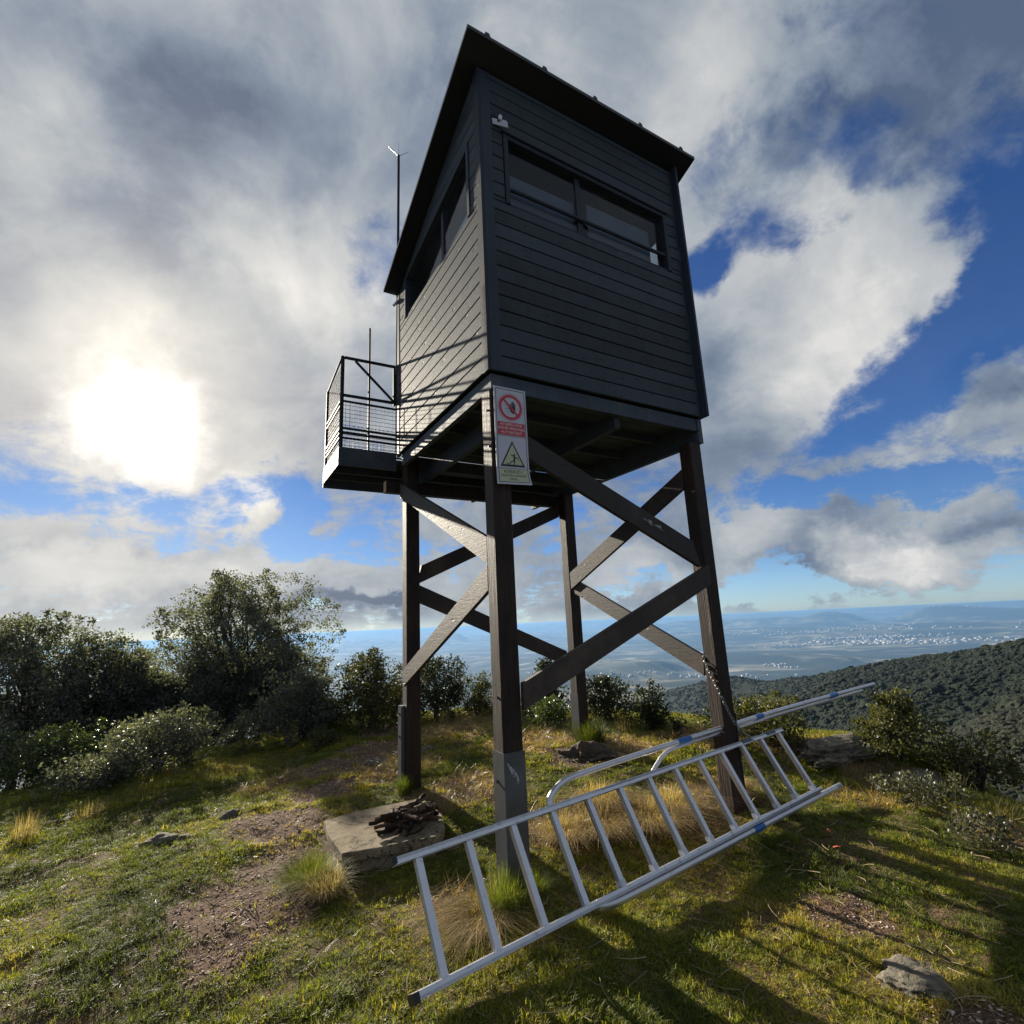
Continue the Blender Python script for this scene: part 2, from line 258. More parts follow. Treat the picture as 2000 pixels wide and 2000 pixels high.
def build_ground():
    cx, cy = CAM.x, CAM.y
    rings = [0.0]; r = 0.25
    while r < 62000: rings.append(r); r *= 1.0265
    rings.append(62000.0); rings = np.array(rings)
    a_f = np.linspace(-45, 110, 540); a_b = np.linspace(110, 315, 150)[1:-1]; A = np.radians(np.concatenate([a_f, a_b])); nA = len(A)
    rr, aa = np.meshgrid(rings[1:], A, indexing='ij'); X = cx + rr * np.sin(aa); Y = cy + rr * np.cos(aa)
    Z, zone = np.zeros_like(X), np.zeros_like(X)
    for i in range(X.shape[0]): Z[i], zone[i] = terrain(X[i], Y[i])
    nR = X.shape[0]
    verts = np.concatenate([[[cx, cy, float(Z[0].mean())]], np.stack([X, Y, Z], -1).reshape(-1, 3)])
    i, k = np.meshgrid(np.arange(nR - 1), np.arange(nA), indexing='ij'); k2 = (k + 1) % nA
    q = np.stack([1 + i * nA + k, 1 + i * nA + k2, 1 + (i + 1) * nA + k2, 1 + (i + 1) * nA + k], -1).reshape(-1, 4)
    kk = np.arange(nA); tri = np.stack([np.zeros(nA, int), 1 + (kk + 1) % nA, 1 + kk], -1)
    me = bpy.data.meshes.new('ground'); nl = q.size + tri.size; nf = len(q) + len(tri)
    me.vertices.add(len(verts)); me.vertices.foreach_set('co', verts.astype(np.float32).ravel())
    me.loops.add(nl); me.loops.foreach_set('vertex_index', np.concatenate([q[:, ::-1].ravel(), tri[:, ::-1].ravel()]).astype(np.int32))
    me.polygons.add(nf); st = np.concatenate([np.arange(len(q)) * 4, q.size + np.arange(len(tri)) * 3]).astype(np.int32)
    me.polygons.foreach_set('loop_start', st)
    me.update(calc_edges=True); me.validate()
    me.polygons.foreach_set('use_smooth', np.ones(nf, bool))
    x, y = verts[:, 0], verts[:, 1]; dirt, straw, green = zones(x, y)
    zn = np.concatenate([[0], zone.ravel()])
    for nm, val in (('dirt', dirt), ('straw', straw), ('green', green), ('zone', zn)):
        at = me.attributes.new(nm, 'FLOAT', 'POINT'); at.data.foreach_set('value', val.astype(np.float32))
    me.materials.append(mat_ground())
    o = bpy.data.objects.new('ground', me); C.objects.link(o); tag(o, kind='structure')
    return o, float(Z.min())

# ---------------------------------------------------------------- materials
def newmat(name):
    m = bpy.data.materials.new(name); m.use_nodes = True; t = NT(m.node_tree)
    out = t.new('ShaderNodeOutputMaterial'); b = t.new('ShaderNodeBsdfPrincipled'); t.l.new(b.outputs[0], out.inputs[0])
    return m, t, b, out
def bump(t, b, h, strength, dist):
    n = t.new('ShaderNodeBump'); n.inputs['Strength'].default_value = strength; n.inputs['Distance'].default_value = dist
    t.l.new(h, n.inputs['Height']); t.l.new(n.outputs[0], b.inputs['Normal']); return n
def attr(t, name, kind='GEOMETRY'):
    n = t.new('ShaderNodeAttribute', attribute_type=kind, attribute_name=name); return n
def mat_ground():
    m, t, b, out = newmat('ground')
    P = t.new('ShaderNodeNewGeometry').outputs['Position']
    n1 = t.noise(P, 9, 8, .65); n2 = t.noise(P, 55, 6, .6); n3 = t.noise(P, 1.8, 5, .6); n4 = t.noise(P, 230, 3, .6)
    soil = t.ramp(n2, [(.25, (.045, .026, .017)), (.5, (.13, .078, .050)), (.72, (.25, .165, .115)), (.9, (.40, .31, .24))])
    moss = t.ramp(n1, [(.25, (.022, .030, .006)), (.5, (.062, .078, .013)), (.75, (.12, .13, .024))])
    strw = t.ramp(n2, [(.25, (.035, .022, .012)), (.5, (.13, .085, .045)), (.8, (.30, .22, .12))])
    c = t.mix(t.mr(t.m('ADD', n3, t.m('MULTIPLY', n1, .6)), .66, .88), moss, strw)
    c = t.mix(attr(t, 'straw').outputs['Fac'], c, strw); c = t.mix(attr(t, 'dirt').outputs['Fac'], c, soil)
    f1 = t.m('ADD', t.m('MULTIPLY', t.noise(P, .06, 8, .7), .6), t.m('MULTIPLY', t.noise(P, .009, 5, .6), .4)); forest = t.ramp(f1, [(.3, (.004, .008, .005)), (.6, (.008, .014, .007)), (.8, (.016, .020, .010))])
    vo = t.new('ShaderNodeTexVoronoi'); t.l.new(t.vm('ADD', P, t.vm('SCALE', t.noise(P, .0011, 4, .6, out='Color'), scale=420)), vo.inputs['Vector']); vo.inputs['Scale'].default_value = .0031
    sp = t.new('ShaderNodeSeparateColor'); t.l.new(vo.outputs['Color'], sp.inputs[0])
    fields = t.ramp(sp.outputs[0], [(0, (.03, .05, .025)), (.3, (.08, .08, .04)), (.55, (.21, .18, .12)), (.8, (.05, .065, .025)), (1, (.34, .30, .23))])
    wood = t.mr(t.noise(P, .00062, 9, .62, .6), .44, .56)
    plain = t.mix(wood, fields, t.ramp(f1, [(.3, (.010, .016, .012)), (.7, (.026, .036, .022))]))
    z = attr(t, 'zone').outputs['Fac']
    c = t.mix(t.mr(z, 0, 1, typ='LINEAR'), c, forest); c = t.mix(t.mr(z, 1, 2, typ='LINEAR'), c, plain)
    t.l.new(c, b.inputs['Base Color']); b.inputs['Roughness'].default_value = .95; b.inputs['Specular IOR Level'].default_value = .15
    near = t.mr(z, 0.2, 0.0)
    h = t.m('MULTIPLY', t.m('ADD', t.m('ADD', n1, t.m('MULTIPLY', n2, .5)), t.m('MULTIPLY', n4, .12)), near)
    bump(t, b, h, 1.0, .05)
    return m
def mat_paint(name, base, rough=.45, warm=0.0):
    """weathered stained boards: fine grain along the object's long side, knots and scuffs"""
    m, t, b, out = newmat(name)
    tc = t.new('ShaderNodeTexCoord'); P = tc.outputs['Object']
    oi = t.new('ShaderNodeObjectInfo').outputs['Random']
    off = t.new('ShaderNodeCombineXYZ'); t.l.new(t.m('MULTIPLY', oi, 37), off.inputs[0]); t.l.new(t.m('MULTIPLY', oi, 11), off.inputs[2])
    P2 = t.vm('ADD', P, off.outputs[0])
    g = t.noise(t.mapping(P2, scale=(3, 3, 46)), 2.0, 7, .68, .8); bl = t.noise(P2, 2.1, 5, .6); fine = t.noise(t.mapping(P2, scale=(9, 9, 190)), 3, 3, .6)
    vo = t.new('ShaderNodeTexVoronoi'); t.l.new(t.mapping(P2, scale=(3.3, 3.3, 9.5)), vo.inputs['Vector']); vo.inputs['Scale'].default_value = 1.25
    knot = t.mr(vo.outputs['Distance'], .13, .06)
    strk = t.noise(t.mapping(P2, scale=(14, 14, .8)), 1.6, 5, .6); v = t.m('ADD', t.m('ADD', t.m('MULTIPLY', t.m('SUBTRACT', g, .5), 1.0), t.m('MULTIPLY', t.m('SUBTRACT', bl, .5), 1.2)), t.m('MULTIPLY', t.m('SUBTRACT', strk, .5), .8))
    v = t.m('ADD', t.m('ADD', v, 1.0), t.m('MULTIPLY', t.m('SUBTRACT', oi, .5), .75))
    c = t.vm('SCALE', base, scale=v); c = t.mix(t.m('MULTIPLY', knot, .75), c, (.012, .010, .009))
    if warm: c = t.mix(t.mr(bl, .5, .8, 0, warm), c, (.19, .14, .10))
    t.l.new(c, b.inputs['Base Color']); t.l.new(t.m('ADD', t.m('MULTIPLY', fine, .22), rough - .1), b.inputs['Roughness']); b.inputs['Specular IOR Level'].default_value = .54
    h = t.m('SUBTRACT', t.m('ADD', g, t.m('MULTIPLY', fine, .4)), t.m('MULTIPLY', knot, 1.5)); bump(t, b, h, .7, .005)
    return m
def mat_post():
    m, t, b, out = newmat('stained_timber')
    P = t.new('ShaderNodeTexCoord').outputs['Object']; oi = t.new('ShaderNodeObjectInfo').outputs['Random']
    off = t.new('ShaderNodeCombineXYZ'); t.l.new(t.m('MULTIPLY', oi, 31), off.inputs[0]); P2 = t.vm('ADD', P, off.outputs[0])
    g = t.noise(t.mapping(P2, scale=(28, 28, 1.4)), 2, 8, .65, .8); bl = t.noise(t.mapping(P2, scale=(2, 2, 1)), 1.7, 6, .65)
    crack = t.mr(t.noise(t.mapping(P2, scale=(20, 20, .7)), 1.5, 4, .7, 1.0), .64, .70)
    c = t.ramp(t.m('ADD', t.m('MULTIPLY', g, .55), t.m('MULTIPLY', bl, .5)), [(.28, (.005, .0032, .0028)), (.48, (.016, .0085, .006)), (.62, (.038, .019, .012)), (.82, (.12, .074, .048))])
    c = t.mix(crack, c, (.006, .005, .005))
    t.l.new(c, b.inputs['Base Color']); b.inputs['Roughness'].default_value = .66; b.inputs['Specular IOR Level'].default_value = .32
    bump(t, b, t.m('SUBTRACT', g, crack), .8, .006); return m
def mat_simple(name, base, rough=.5, metal=0.0, var=.15, scale=12, bumpd=.0, spec=.5):
    m, t, b, out = newmat(name); P = t.new('ShaderNodeTexCoord').outputs['Object']
    n = t.noise(P, scale, 6, .62); v = t.m('ADD', 1 - var, t.m('MULTIPLY', n, 2 * var))
    t.l.new(t.vm('SCALE', base, scale=v), b.inputs['Base Color']); t.l.new(t.m('ADD', t.m('MULTIPLY', n, .2), rough - .1), b.inputs['Roughness'])
    b.inputs['Metallic'].default_value = metal; b.inputs['Specular IOR Level'].default_value = spec
    if bumpd: bump(t, b, t.noise(P, scale * 3, 6, .65), .8, bumpd)
    return m
def mat_alu():
    m, t, b, out = newmat('aluminium'); P = t.new('ShaderNodeTexCoord').outputs['Object']
    n = t.noise(P, 7, 7, .65); s = t.noise(t.mapping(P, scale=(5, 90, 90)), 1.5, 4, .6); g = t.mr(t.noise(t.mapping(P, (5, 5, 5)), 22, 6, .7), .56, .70)
    c = t.vm('SCALE', (.58, .58, .61), scale=t.m('ADD', .72, t.m('ADD', t.m('MULTIPLY', n, .35), t.m('MULTIPLY', s, .22))))
    c = t.mix(t.m('MULTIPLY', g, .45), c, (.22, .20, .17))
    t.l.new(c, b.inputs['Base Color']); t.l.new(t.m('ADD', t.m('MULTIPLY', s, .30), t.m('ADD', .24, t.m('MULTIPLY', g, .3))), b.inputs['Roughness'])
    t.l.new(t.m('SUBTRACT', .88, t.m('MULTIPLY', g, .5)), b.inputs['Metallic']); bump(t, b, s, .3, .0012); return m
def mat_glass():
    m, t, b, out = newmat('window_glass'); t.n.remove(b)
    tr = t.new('ShaderNodeBsdfTransparent'); tr.inputs[0].default_value = (.75, .79, .82, 1)
    gl = t.new('ShaderNodeBsdfGlossy'); gl.inputs['Roughness'].default_value = .04
    fr = t.new('ShaderNodeLayerWeight'); fr.inputs[0].default_value = .5
    dirt = t.new('ShaderNodeBsdfDiffuse'); dirt.inputs[0].default_value = (.30, .31, .32, 1)
    P = t.new('ShaderNodeTexCoord').outputs['Object']
    mx = t.new('ShaderNodeMixShader'); t.l.new(t.m('MULTIPLY_ADD', t.m('POWER', fr.outputs['Facing'], 5.0), .55, .02), mx.inputs[0]); t.l.new(tr.outputs[0], mx.inputs[1]); t.l.new(gl.outputs[0], mx.inputs[2])
    m2 = t.new('ShaderNodeMixShader'); t.l.new(t.mr(t.noise(P, 3, 5, .6), .35, .8, .012, .05), m2.inputs[0]); t.l.new(mx.outputs[0], m2.inputs[1]); t.l.new(dirt.outputs[0], m2.inputs[2])
    t.l.new(m2.outputs[0], out.inputs[0]); return m
def mat_concrete():
    m, t, b, out = newmat('concrete'); P = t.new('ShaderNodeTexCoord').outputs['Object']
    n = t.noise(P, 6, 8, .65); f = t.noise(P, 110, 4, .7); lich = t.mr(t.noise(P, 16, 6, .7), .54, .66); crk = t.mr(t.m('ABSOLUTE', t.m('SUBTRACT', t.noise(P, 2.4, 7, .62, .8), .5)), .010, .002)
    c = t.ramp(t.m('ADD', t.m('MULTIPLY', n, .5), t.m('MULTIPLY', f, .5)), [(.3, (.075, .057, .038)), (.5, (.19, .155, .105)), (.72, (.34, .29, .205))])
    c = t.mix(t.m('MULTIPLY', lich, .6), c, (.07, .065, .04)); c = t.mix(t.m('MULTIPLY', crk, .8), c, (.03, .024, .018)); t.l.new(c, b.inputs['Base Color']); b.inputs['Roughness'].default_value = .95; b.inputs['Specular IOR Level'].default_value = .15
    bump(t, b, t.m('SUBTRACT', t.m('ADD', n, t.m('MULTIPLY', f, .5)), crk), .9, .009); return m
def mat_rock():
    m, t, b, out = newmat('lichened_rock'); P = t.new('ShaderNodeTexCoord').outputs['Object']
    n = t.noise(P, 7, 9, .68, .5); f = t.noise(P, 60, 5, .7); lich = t.mr(t.noise(t.mapping(P, (3, 1, 2)), 15, 6, .7), .50, .62)
    c = t.ramp(n, [(.3, (.045, .036, .026)), (.5, (.12, .10, .075)), (.7, (.25, .215, .16))])
    c = t.mix(t.m('MULTIPLY', lich, .75), c, (.19, .19, .13)); c = t.mix(t.mr(f, .55, .75, 0, .7), c, (.05, .055, .015))
    t.l.new(c, b.inputs['Base Color']); b.inputs['Roughness'].default_value = .92; bump(t, b, t.m('ADD', n, t.m('MULTIPLY', f, .35)), 1.0, .03); return m
def mat_leaf(name, dark, light, kind='OBJECT', rough=.33, transl=.35, spec=.5):
    """foliage: colour varies leaf by leaf (attribute tint)"""
    m, t, b, out = newmat(name)
    ti = attr(t, 'tint', kind).outputs['Fac']
    c = t.ramp(ti, [(0.0, dark), (0.65, light), (1.0, tuple(min(1, k * 1.7) for k in light))])
    t.l.new(c, b.inputs['Base Color']); b.inputs['Roughness'].default_value = rough; b.inputs['Specular IOR Level'].default_value = spec
    tl = t.new('ShaderNodeBsdfTranslucent'); t.l.new(t.mix(1.0, c, (1.5, 1.5, .7), 'MULTIPLY'), tl.inputs[0])
    mx = t.new('ShaderNodeMixShader'); mx.inputs[0].default_value = transl; t.l.new(b.outputs[0], mx.inputs[1]); t.l.new(tl.outputs[0], mx.inputs[2]); t.l.new(mx.outputs[0], out.inputs[0])
    return m
def mat_blades(name, stops, rough=.45, transl=.45, spec=.4):
    m, t, b, out = newmat(name); ti = attr(t, 'tint', 'INSTANCER').outputs['Fac']
    lv = attr(t, 'along').outputs['Fac']
    c = t.ramp(ti, stops); c = t.mix(t.m('MULTIPLY', lv, .25), c, (.26, .22, .08))
    t.l.new(c, b.inputs['Base Color']); b.inputs['Roughness'].default_value = rough; b.inputs['Specular IOR Level'].default_value = spec
    tl = t.new('ShaderNodeBsdfTranslucent'); t.l.new(t.mix(1.0, c, (1.5, 1.4, .8), 'MULTIPLY'), tl.inputs[0])
    mx = t.new('ShaderNodeMixShader'); mx.inputs[0].default_value = transl; t.l.new(b.outputs[0], mx.inputs[1]); t.l.new(tl.outputs[0], mx.inputs[2]); t.l.new(mx.outputs[0], out.inputs[0])
    return m
M = {}
M['siding'] = mat_paint('painted_siding', (.022, .033, .043), .70)
M['trim'] = mat_paint('painted_trim', (.015, .023, .038), .68)
M['beam'] = mat_paint('painted_beam', (.030, .042, .060), .66, .25)  # bluish paint, base colour raised to stand in for veiling glare
M['brace'] = mat_paint('stained_brace', (.024, .015, .011), .66, .30)
M['post'] = mat_post()
M['roof'] = mat_simple('roof_sheet', (.014, .017, .022), .45, .3, .2, 6)
M['steel'] = mat_simple('dark_steel', (.014, .015, .019), .65, .0, .2, 20, 0, .25)
M['galv'] = mat_simple('galvanised_steel', (.085, .09, .10), .45, .5, .25, 14, .0008)
M['alu'] = mat_alu()
M['chain'] = mat_simple('chain_steel', (.30, .30, .31), .4, .8, .2, 30)
M['tape'] = mat_simple('blue_tape', (.010, .10, .33), .4, 0, .15, 30)
M['rubber'] = mat_simple('black_rubber', (.012, .012, .012), .6)
M['lining'] = mat_simple('cabin_lining', (.020, .019, .018), .9, 0, .2, 8, 0, .05)
M['window_sky'] = mat_simple('painted_window_sky', (.78, .82, .84), .5, 0, .05, 5)  # bright sky in the left window, put into a panel's colour
M['blind'] = mat_simple('pale_panel', (.17, .19, .23), .6, 0, .1, 5)
M['endgrain'] = mat_simple('sawn_timber_end', (.50, .34, .17), .6, 0, .3, 40)
M['glass'] = mat_glass()
M['concrete'] = mat_concrete(); M['rock'] = mat_rock()
M['char'] = mat_simple('charred_wood', (.030, .020, .015), .85, 0, .6, 18, .006, .12)
M['burntwood'] = mat_simple('half_burnt_wood', (.12, .075, .050), .85, 0, .5, 14, .005, .12)
M['white'] = mat_simple('white_plastic', (.50, .50, .56), .35, 0, .08, 14)
M['red'] = mat_simple('red_print', (.50, .018, .035), .4, 0, .1, 14)
M['black'] = mat_simple('black_print', (.008, .010, .016), .4)
M['yellow'] = mat_simple('faded_yellow_print', (.46, .48, .30), .4, 0, .12, 14)
M['paleprint'] = mat_simple('white_print', (.60, .58, .60), .4)
M['scratch'] = mat_simple('chalky_scratches', (.55, .55, .58), .8)
M['bark'] = mat_simple('bark', (.045, .035, .028), .9, 0, .4, 20, .01)
M['redleaf'] = mat_simple('red_dry_leaf', (.40, .07, .03), .6)
M['strawstem'] = mat_simple('dry_stem', (.42, .33, .20), .6)

# ---------------------------------------------------------------- the lookout tower
W, D = 2.40, 2.20
ROOF = lambda y: Z0 + 2.982 - 0.4086 * y                      # top of the roof sheet
def clip(poly, n, c):
    """keep the side of the convex polygon where n.p <= c"""
    out = []
    for i, p in enumerate(poly):
        q = poly[(i + 1) % len(poly)]; a = n[0] * p[0] + n[1] * p[1] - c; b = n[0] * q[0] + n[1] * q[1] - c
        if a <= 0: out.append(p)
        if (a < 0 < b) or (b < 0 < a): t = a / (a - b); out.append((p[0] + t * (q[0] - p[0]), p[1] + t * (q[1] - p[1])))
    return out
def inset(poly, e):
    n = len(poly); res = list(poly); a2 = sum(poly[i][0] * poly[(i + 1) % n][1] - poly[(i + 1) % n][0] * poly[i][1] for i in range(n)); s = 1 if a2 > 0 else -1
    for i in range(n):
        p, q = poly[i], poly[(i + 1) % n]; dx, dy = q[0] - p[0], q[1] - p[1]; L = math.hypot(dx, dy)
        if L < 1e-6: continue
        nx, ny = s * dy / L, -s * dx / L; res = clip(res, (nx, ny), nx * p[0] + ny * p[1] - e)
        if len(res) < 3: return []
    return res
FACE = {'front': lambda s, z, o: (s, -o, z), 'left': lambda s, z, o: (-o, s, z), 'right': lambda s, z, o: (W + o, s, z), 'back': lambda s, z, o: (s, D + o, z)}
def slab_poly(mb, face, poly, o0, o1, ch=0.0):
    """convex polygon in the plane of a wall made into a board between depths o0 and o1, front edges bevelled"""
    if len(poly) < 3: return
    F = FACE[face]; inn = inset(poly, ch) if ch else poly
    if len(inn) != len(poly): inn = poly; 
    n = len(poly); vs = [F(s, z, o0) for s, z in poly] + [F(s, z, o1 - ch) for s, z in poly] + [F(s, z, o1) for s, z in inn]
    fs = [tuple(range(n))] + [(k, (k + 1) % n, n + (k + 1) % n, n + k) for k in range(n)] + [(n + k, n + (k + 1) % n, 2 * n + (k + 1) % n, 2 * n + k) for k in range(n)] + [tuple(2 * n + k for k in range(n))]
    mb.add(vs, fs)
def fix_normals(o):
    import bmesh
    bm = bmesh.new(); bm.from_mesh(o.data); bmesh.ops.remove_doubles(bm, verts=bm.verts, dist=1e-6); bmesh.ops.recalc_face_normals(bm, faces=bm.faces); bm.to_mesh(o.data); bm.free()
    return o
tower = tag(empty('lookout_tower', (1.2, 1.1, 0)), 'dark timber fire lookout cabin on four cross-braced legs', 'lookout tower')
def part(name, mat, mb, parent=tower, smooth=False): return fix_normals(mb.build(name, mat, parent, smooth))

WIN = {'front': [(.215, 1.60), (2.215, 1.60), (2.215, 2.30), (.215, 2.33)], 'left': [(.205, 1.57), (1.97, 1.57), (1.97, 2.10), (.205, 2.335)],
       'back': [(.3, 1.35), (2.1, 1.35), (2.1, 1.92), (.3, 1.92)], 'right': [(.205, 1.57), (1.97, 1.57), (1.97, 2.10), (.205, 2.335)]}
PITCH = 0.1372
for face in ('front', 'left', 'right', 'back'):
    L = W if face in ('front', 'back') else D
    if face == 'front': wall = [(0, 0), (L, 0), (L, ROOF(0) - .05 - Z0), (0, ROOF(0) - .05 - Z0)]
    elif face == 'back': wall = [(0, 0), (L, 0), (L, ROOF(D) - .05 - Z0), (0, ROOF(D) - .05 - Z0)]
    else: wall = [(0, 0), (L, 0), (L, ROOF(D) - .05 - Z0), (0, ROOF(0) - .05 - Z0)]
    w = WIN[face]; (s0, zb), (s1, _), (_, zt1), (_, zt0) = w
    sl_ = (zt1 - zt0) / (s1 - s0); nrm = (-sl_, 1.0); cst = zt0 - sl_ * s0          # the window's top edge
    k = 0
    while k * PITCH < 3.0:
        b0, b1 = k * PITCH, (k + 1) * PITCH - .007; k += 1
        band = clip(clip(wall, (0, 1), b1), (0, -1), -b0)
        if len(band) < 3: continue
        lo = clip(band, (0, 1), zb - .004); hi = clip(band, (-nrm[0], -nrm[1]), -(cst + .004))
        mid = clip(clip(band, (0, -1), -zb), nrm, cst)
        lf = clip(mid, (1, 0), s0 - .004); rt = clip(mid, (-1, 0), -(s1 + .004))
        for poly in (lo, hi, lf, rt):
            if len(poly) < 3: continue
            xs = [p[0] for p in poly]; zs = [p[1] for p in poly]
            if max(xs) - min(xs) < .02 or max(zs) - min(zs) < .018: continue
            j = random.uniform(-.0012, .0012); mb = MB(); slab_poly(mb, face, [(a, b + Z0) for a, b in poly], .0, .020 + j, .005)
            part('siding_board', M['siding'], mb)
    # dark lining behind the boards, open at the window
    mb = MB()
    for poly in (clip(wall, (0, 1), zb), clip(wall, (-nrm[0], -nrm[1]), -cst), clip(clip(clip(wall, (0, -1), -zb), nrm, cst), (1, 0), s0), clip(clip(clip(wall, (0, -1), -zb), nrm, cst), (-1, 0), -s1)):
        slab_poly(mb, face, [(a, b + Z0) for a, b in poly], -.045, -.003)
    part('wall_lining', M['lining'], mb)
    # window frame, mullion, panes
    def wz(s): return cst + sl_ * s
    fw = .045
    fr = MB()
    slab_poly(fr, face, [(s0, zb + Z0), (s0 + fw, zb + Z0), (s0 + fw, wz(s0 + fw) + Z0), (s0, wz(s0) + Z0)], -.06, .030, .003)
    slab_poly(fr, face, [(s1 - fw, zb + Z0), (s1, zb + Z0), (s1, wz(s1) + Z0), (s1 - fw, wz(s1 - fw) + Z0)], -.06, .030, .003)
    slab_poly(fr, face, [(s0 + fw, wz(s0 + fw) - fw + Z0), (s1 - fw, wz(s1 - fw) - fw + Z0), (s1 - fw, wz(s1 - fw) + Z0), (s0 + fw, wz(s0 + fw) + Z0)], -.06, .027, .003)
    slab_poly(fr, face, [(s0 + fw, zb + Z0), (s1 - fw, zb + Z0), (s1 - fw, zb + .022 + Z0), (s0 + fw, zb + .022 + Z0)], -.06, .012, .003)
    frame = part('window_frame', M['trim'], fr)
    sm = {'front': 1.06, 'left': .925, 'right': .925, 'back': 1.2}[face]
    mu = MB(); slab_poly(mu, face, [(sm - .03, zb + .022 + Z0), (sm + .03, zb + .022 + Z0), (sm + .03, wz(sm) - fw + Z0), (sm - .03, wz(sm) - fw + Z0)], -.07, -.02, .003)
    part('mullion', M['trim'], mu, frame)
    for a, b in ((s0 + fw, sm - .03), (sm + .03, s1 - fw)):
        mb = MB(); slab_poly(mb, face, [(a, zb + .022 + Z0), (b, zb + .022 + Z0), (b, wz(b) - fw + Z0), (a, wz(a) - fw + Z0)], -.036, -.032)
        part('pane', M['glass'], mb, frame)
    if face == 'front':
        mb = MB().tube([(s0 + fw, .005, Z0 + 1.787), (s1 - fw, .005, Z0 + 1.795)], .019, 10); part('guard_rail', M['trim'], mb, frame)
        mb = MB(); slab_poly(mb, face, [(s0 - .02, wz(s0) + Z0), (s1 + .02, wz(s1) + Z0), (s1 + .02, wz(s1) + .022 + Z0), (s0 - .02, wz(s0) + .022 + Z0)], .0, .045, .003); part('drip_strip', M['trim'], mb, frame)
# pale half-height panels inside behind the glass, the left one added for bright sky
F_ = part('inner_panel', M['blind'], MB().box((.275, .075, Z0 + 1.55), (1.035, .083, Z0 + 2.02))); part('inner_panel', M['blind'], MB().box((1.20, .075, Z0 + 1.55), (2.03, .083, Z0 + 2.085)))
mb = MB(); slab_poly(mb, 'left', [(.24, 1.55 + Z0), (.93, 1.55 + Z0), (.93, 1.765 + Z0), (.60, 1.80 + Z0), (.24, 1.845 + Z0)], -.083, -.075); part('inner_panel', M['window_sky'], mb)  # added white panel, paints the bright sky showing in the left window
# corner boards
mb = MB(); slab_poly(mb, 'left', [(-.022, Z0 - .012), (.075, Z0 - .012), (.075, ROOF(.075) - .05), (-.022, ROOF(-.022) - .05)], .002, .024, .003); part('corner_board', M['trim'], mb)
mb = MB(); slab_poly(mb, 'front', [(0, Z0 - .006), (.098, Z0 - .006), (.098, ROOF(0) - .05), (0, ROOF(0) - .05)], .002, .022, .003); part('corner_board', M['trim'], mb)
mb = MB(); mb.box((W - .003, -.088, Z0 - .008), (W + .024, .10, ROOF(-.05) - .05)); part('corner_board', M['trim'], mb)
mb = MB(); slab_poly(mb, 'front', [(W - .05, Z0 - .006), (W - .004, Z0 - .006), (W - .004, ROOF(0) - .05), (W - .05, ROOF(0) - .05)], .002, .021, .003); part('corner_board', M['trim'], mb)
mb = MB(); mb.box((-.024, D - .03, Z0 - .03), (.004, D + .045, ROOF(D + .04) - .05)); part('corner_board', M['steel'], mb)
mb = MB(); mb.box((W - .004, D - .03, Z0 - .012), (W + .024, D + .024, ROOF(D) - .05)); part('corner_board', M['trim'], mb)
# cabin floor and a bench shelf inside
mb = MB(); mb.box((.05, .05, Z0 + .012), (W - .05, D - .05, Z0 + .035)); part('cabin_floor', M['lining'], mb)
mb = MB(); mb.box((.06, .06, Z0 + 1.47), (W - .06, .40, Z0 + 1.50)); part('shelf', M['lining'], mb)

# roof: folded sheet with raised ribs running down the slope, rafters and ceiling boards below
y0, y1, xa, xb = -.207, 2.235, -.198, 2.598
def rz(y, o=0.0): return ROOF(y) + o
mb = MB(); mb.add([(xa, y0, rz(y0, -.035)), (xb, y0, rz(y0, -.035)), (xb, y1, rz(y1, -.035)), (xa, y1, rz(y1, -.035)), (xa, y0, rz(y0)), (xb, y0, rz(y0)), (xb, y1, rz(y1)), (xa, y1, rz(y1))],
    [(0, 3, 2, 1), (4, 5, 6, 7), (0, 1, 5, 4), (1, 2, 6, 5), (2, 3, 7, 6), (3, 0, 4, 7)])
roof = part('roof', M['roof'], mb)
for xr in (-.005, .594, 1.19, 1.79, 2.39):
    mb = MB(); pr = [(-.030, 0), (.030, 0), (.017, .032), (-.017, .032)]
    mb.add([(xr + a, y0 - .002, rz(y0, b - .001)) for a, b in pr] + [(xr + a, y1 + .002, rz(y1, b - .001)) for a, b in pr], [(0, 1, 2, 3), (7, 6, 5, 4), (0, 4, 5, 1), (1, 5, 6, 2), (2, 6, 7, 3), (3, 7, 4, 0)])
    part('roof_rib', M['roof'], mb, roof)
for xs in (.30, .78, 1.26, 1.74, 2.1):
    mb = MB(); mb.add([(xs + a, y, rz(y, b)) for y in (.02, D - .02) for a, b in ((0, -.037), (.04, -.037), (.04, -.082), (0, -.082))], [(0, 1, 2, 3), (7, 6, 5, 4), (0, 4, 5, 1), (1, 5, 6, 2), (2, 6, 7, 3), (3, 7, 4, 0)])
    part('rafter', M['beam'], mb, roof)

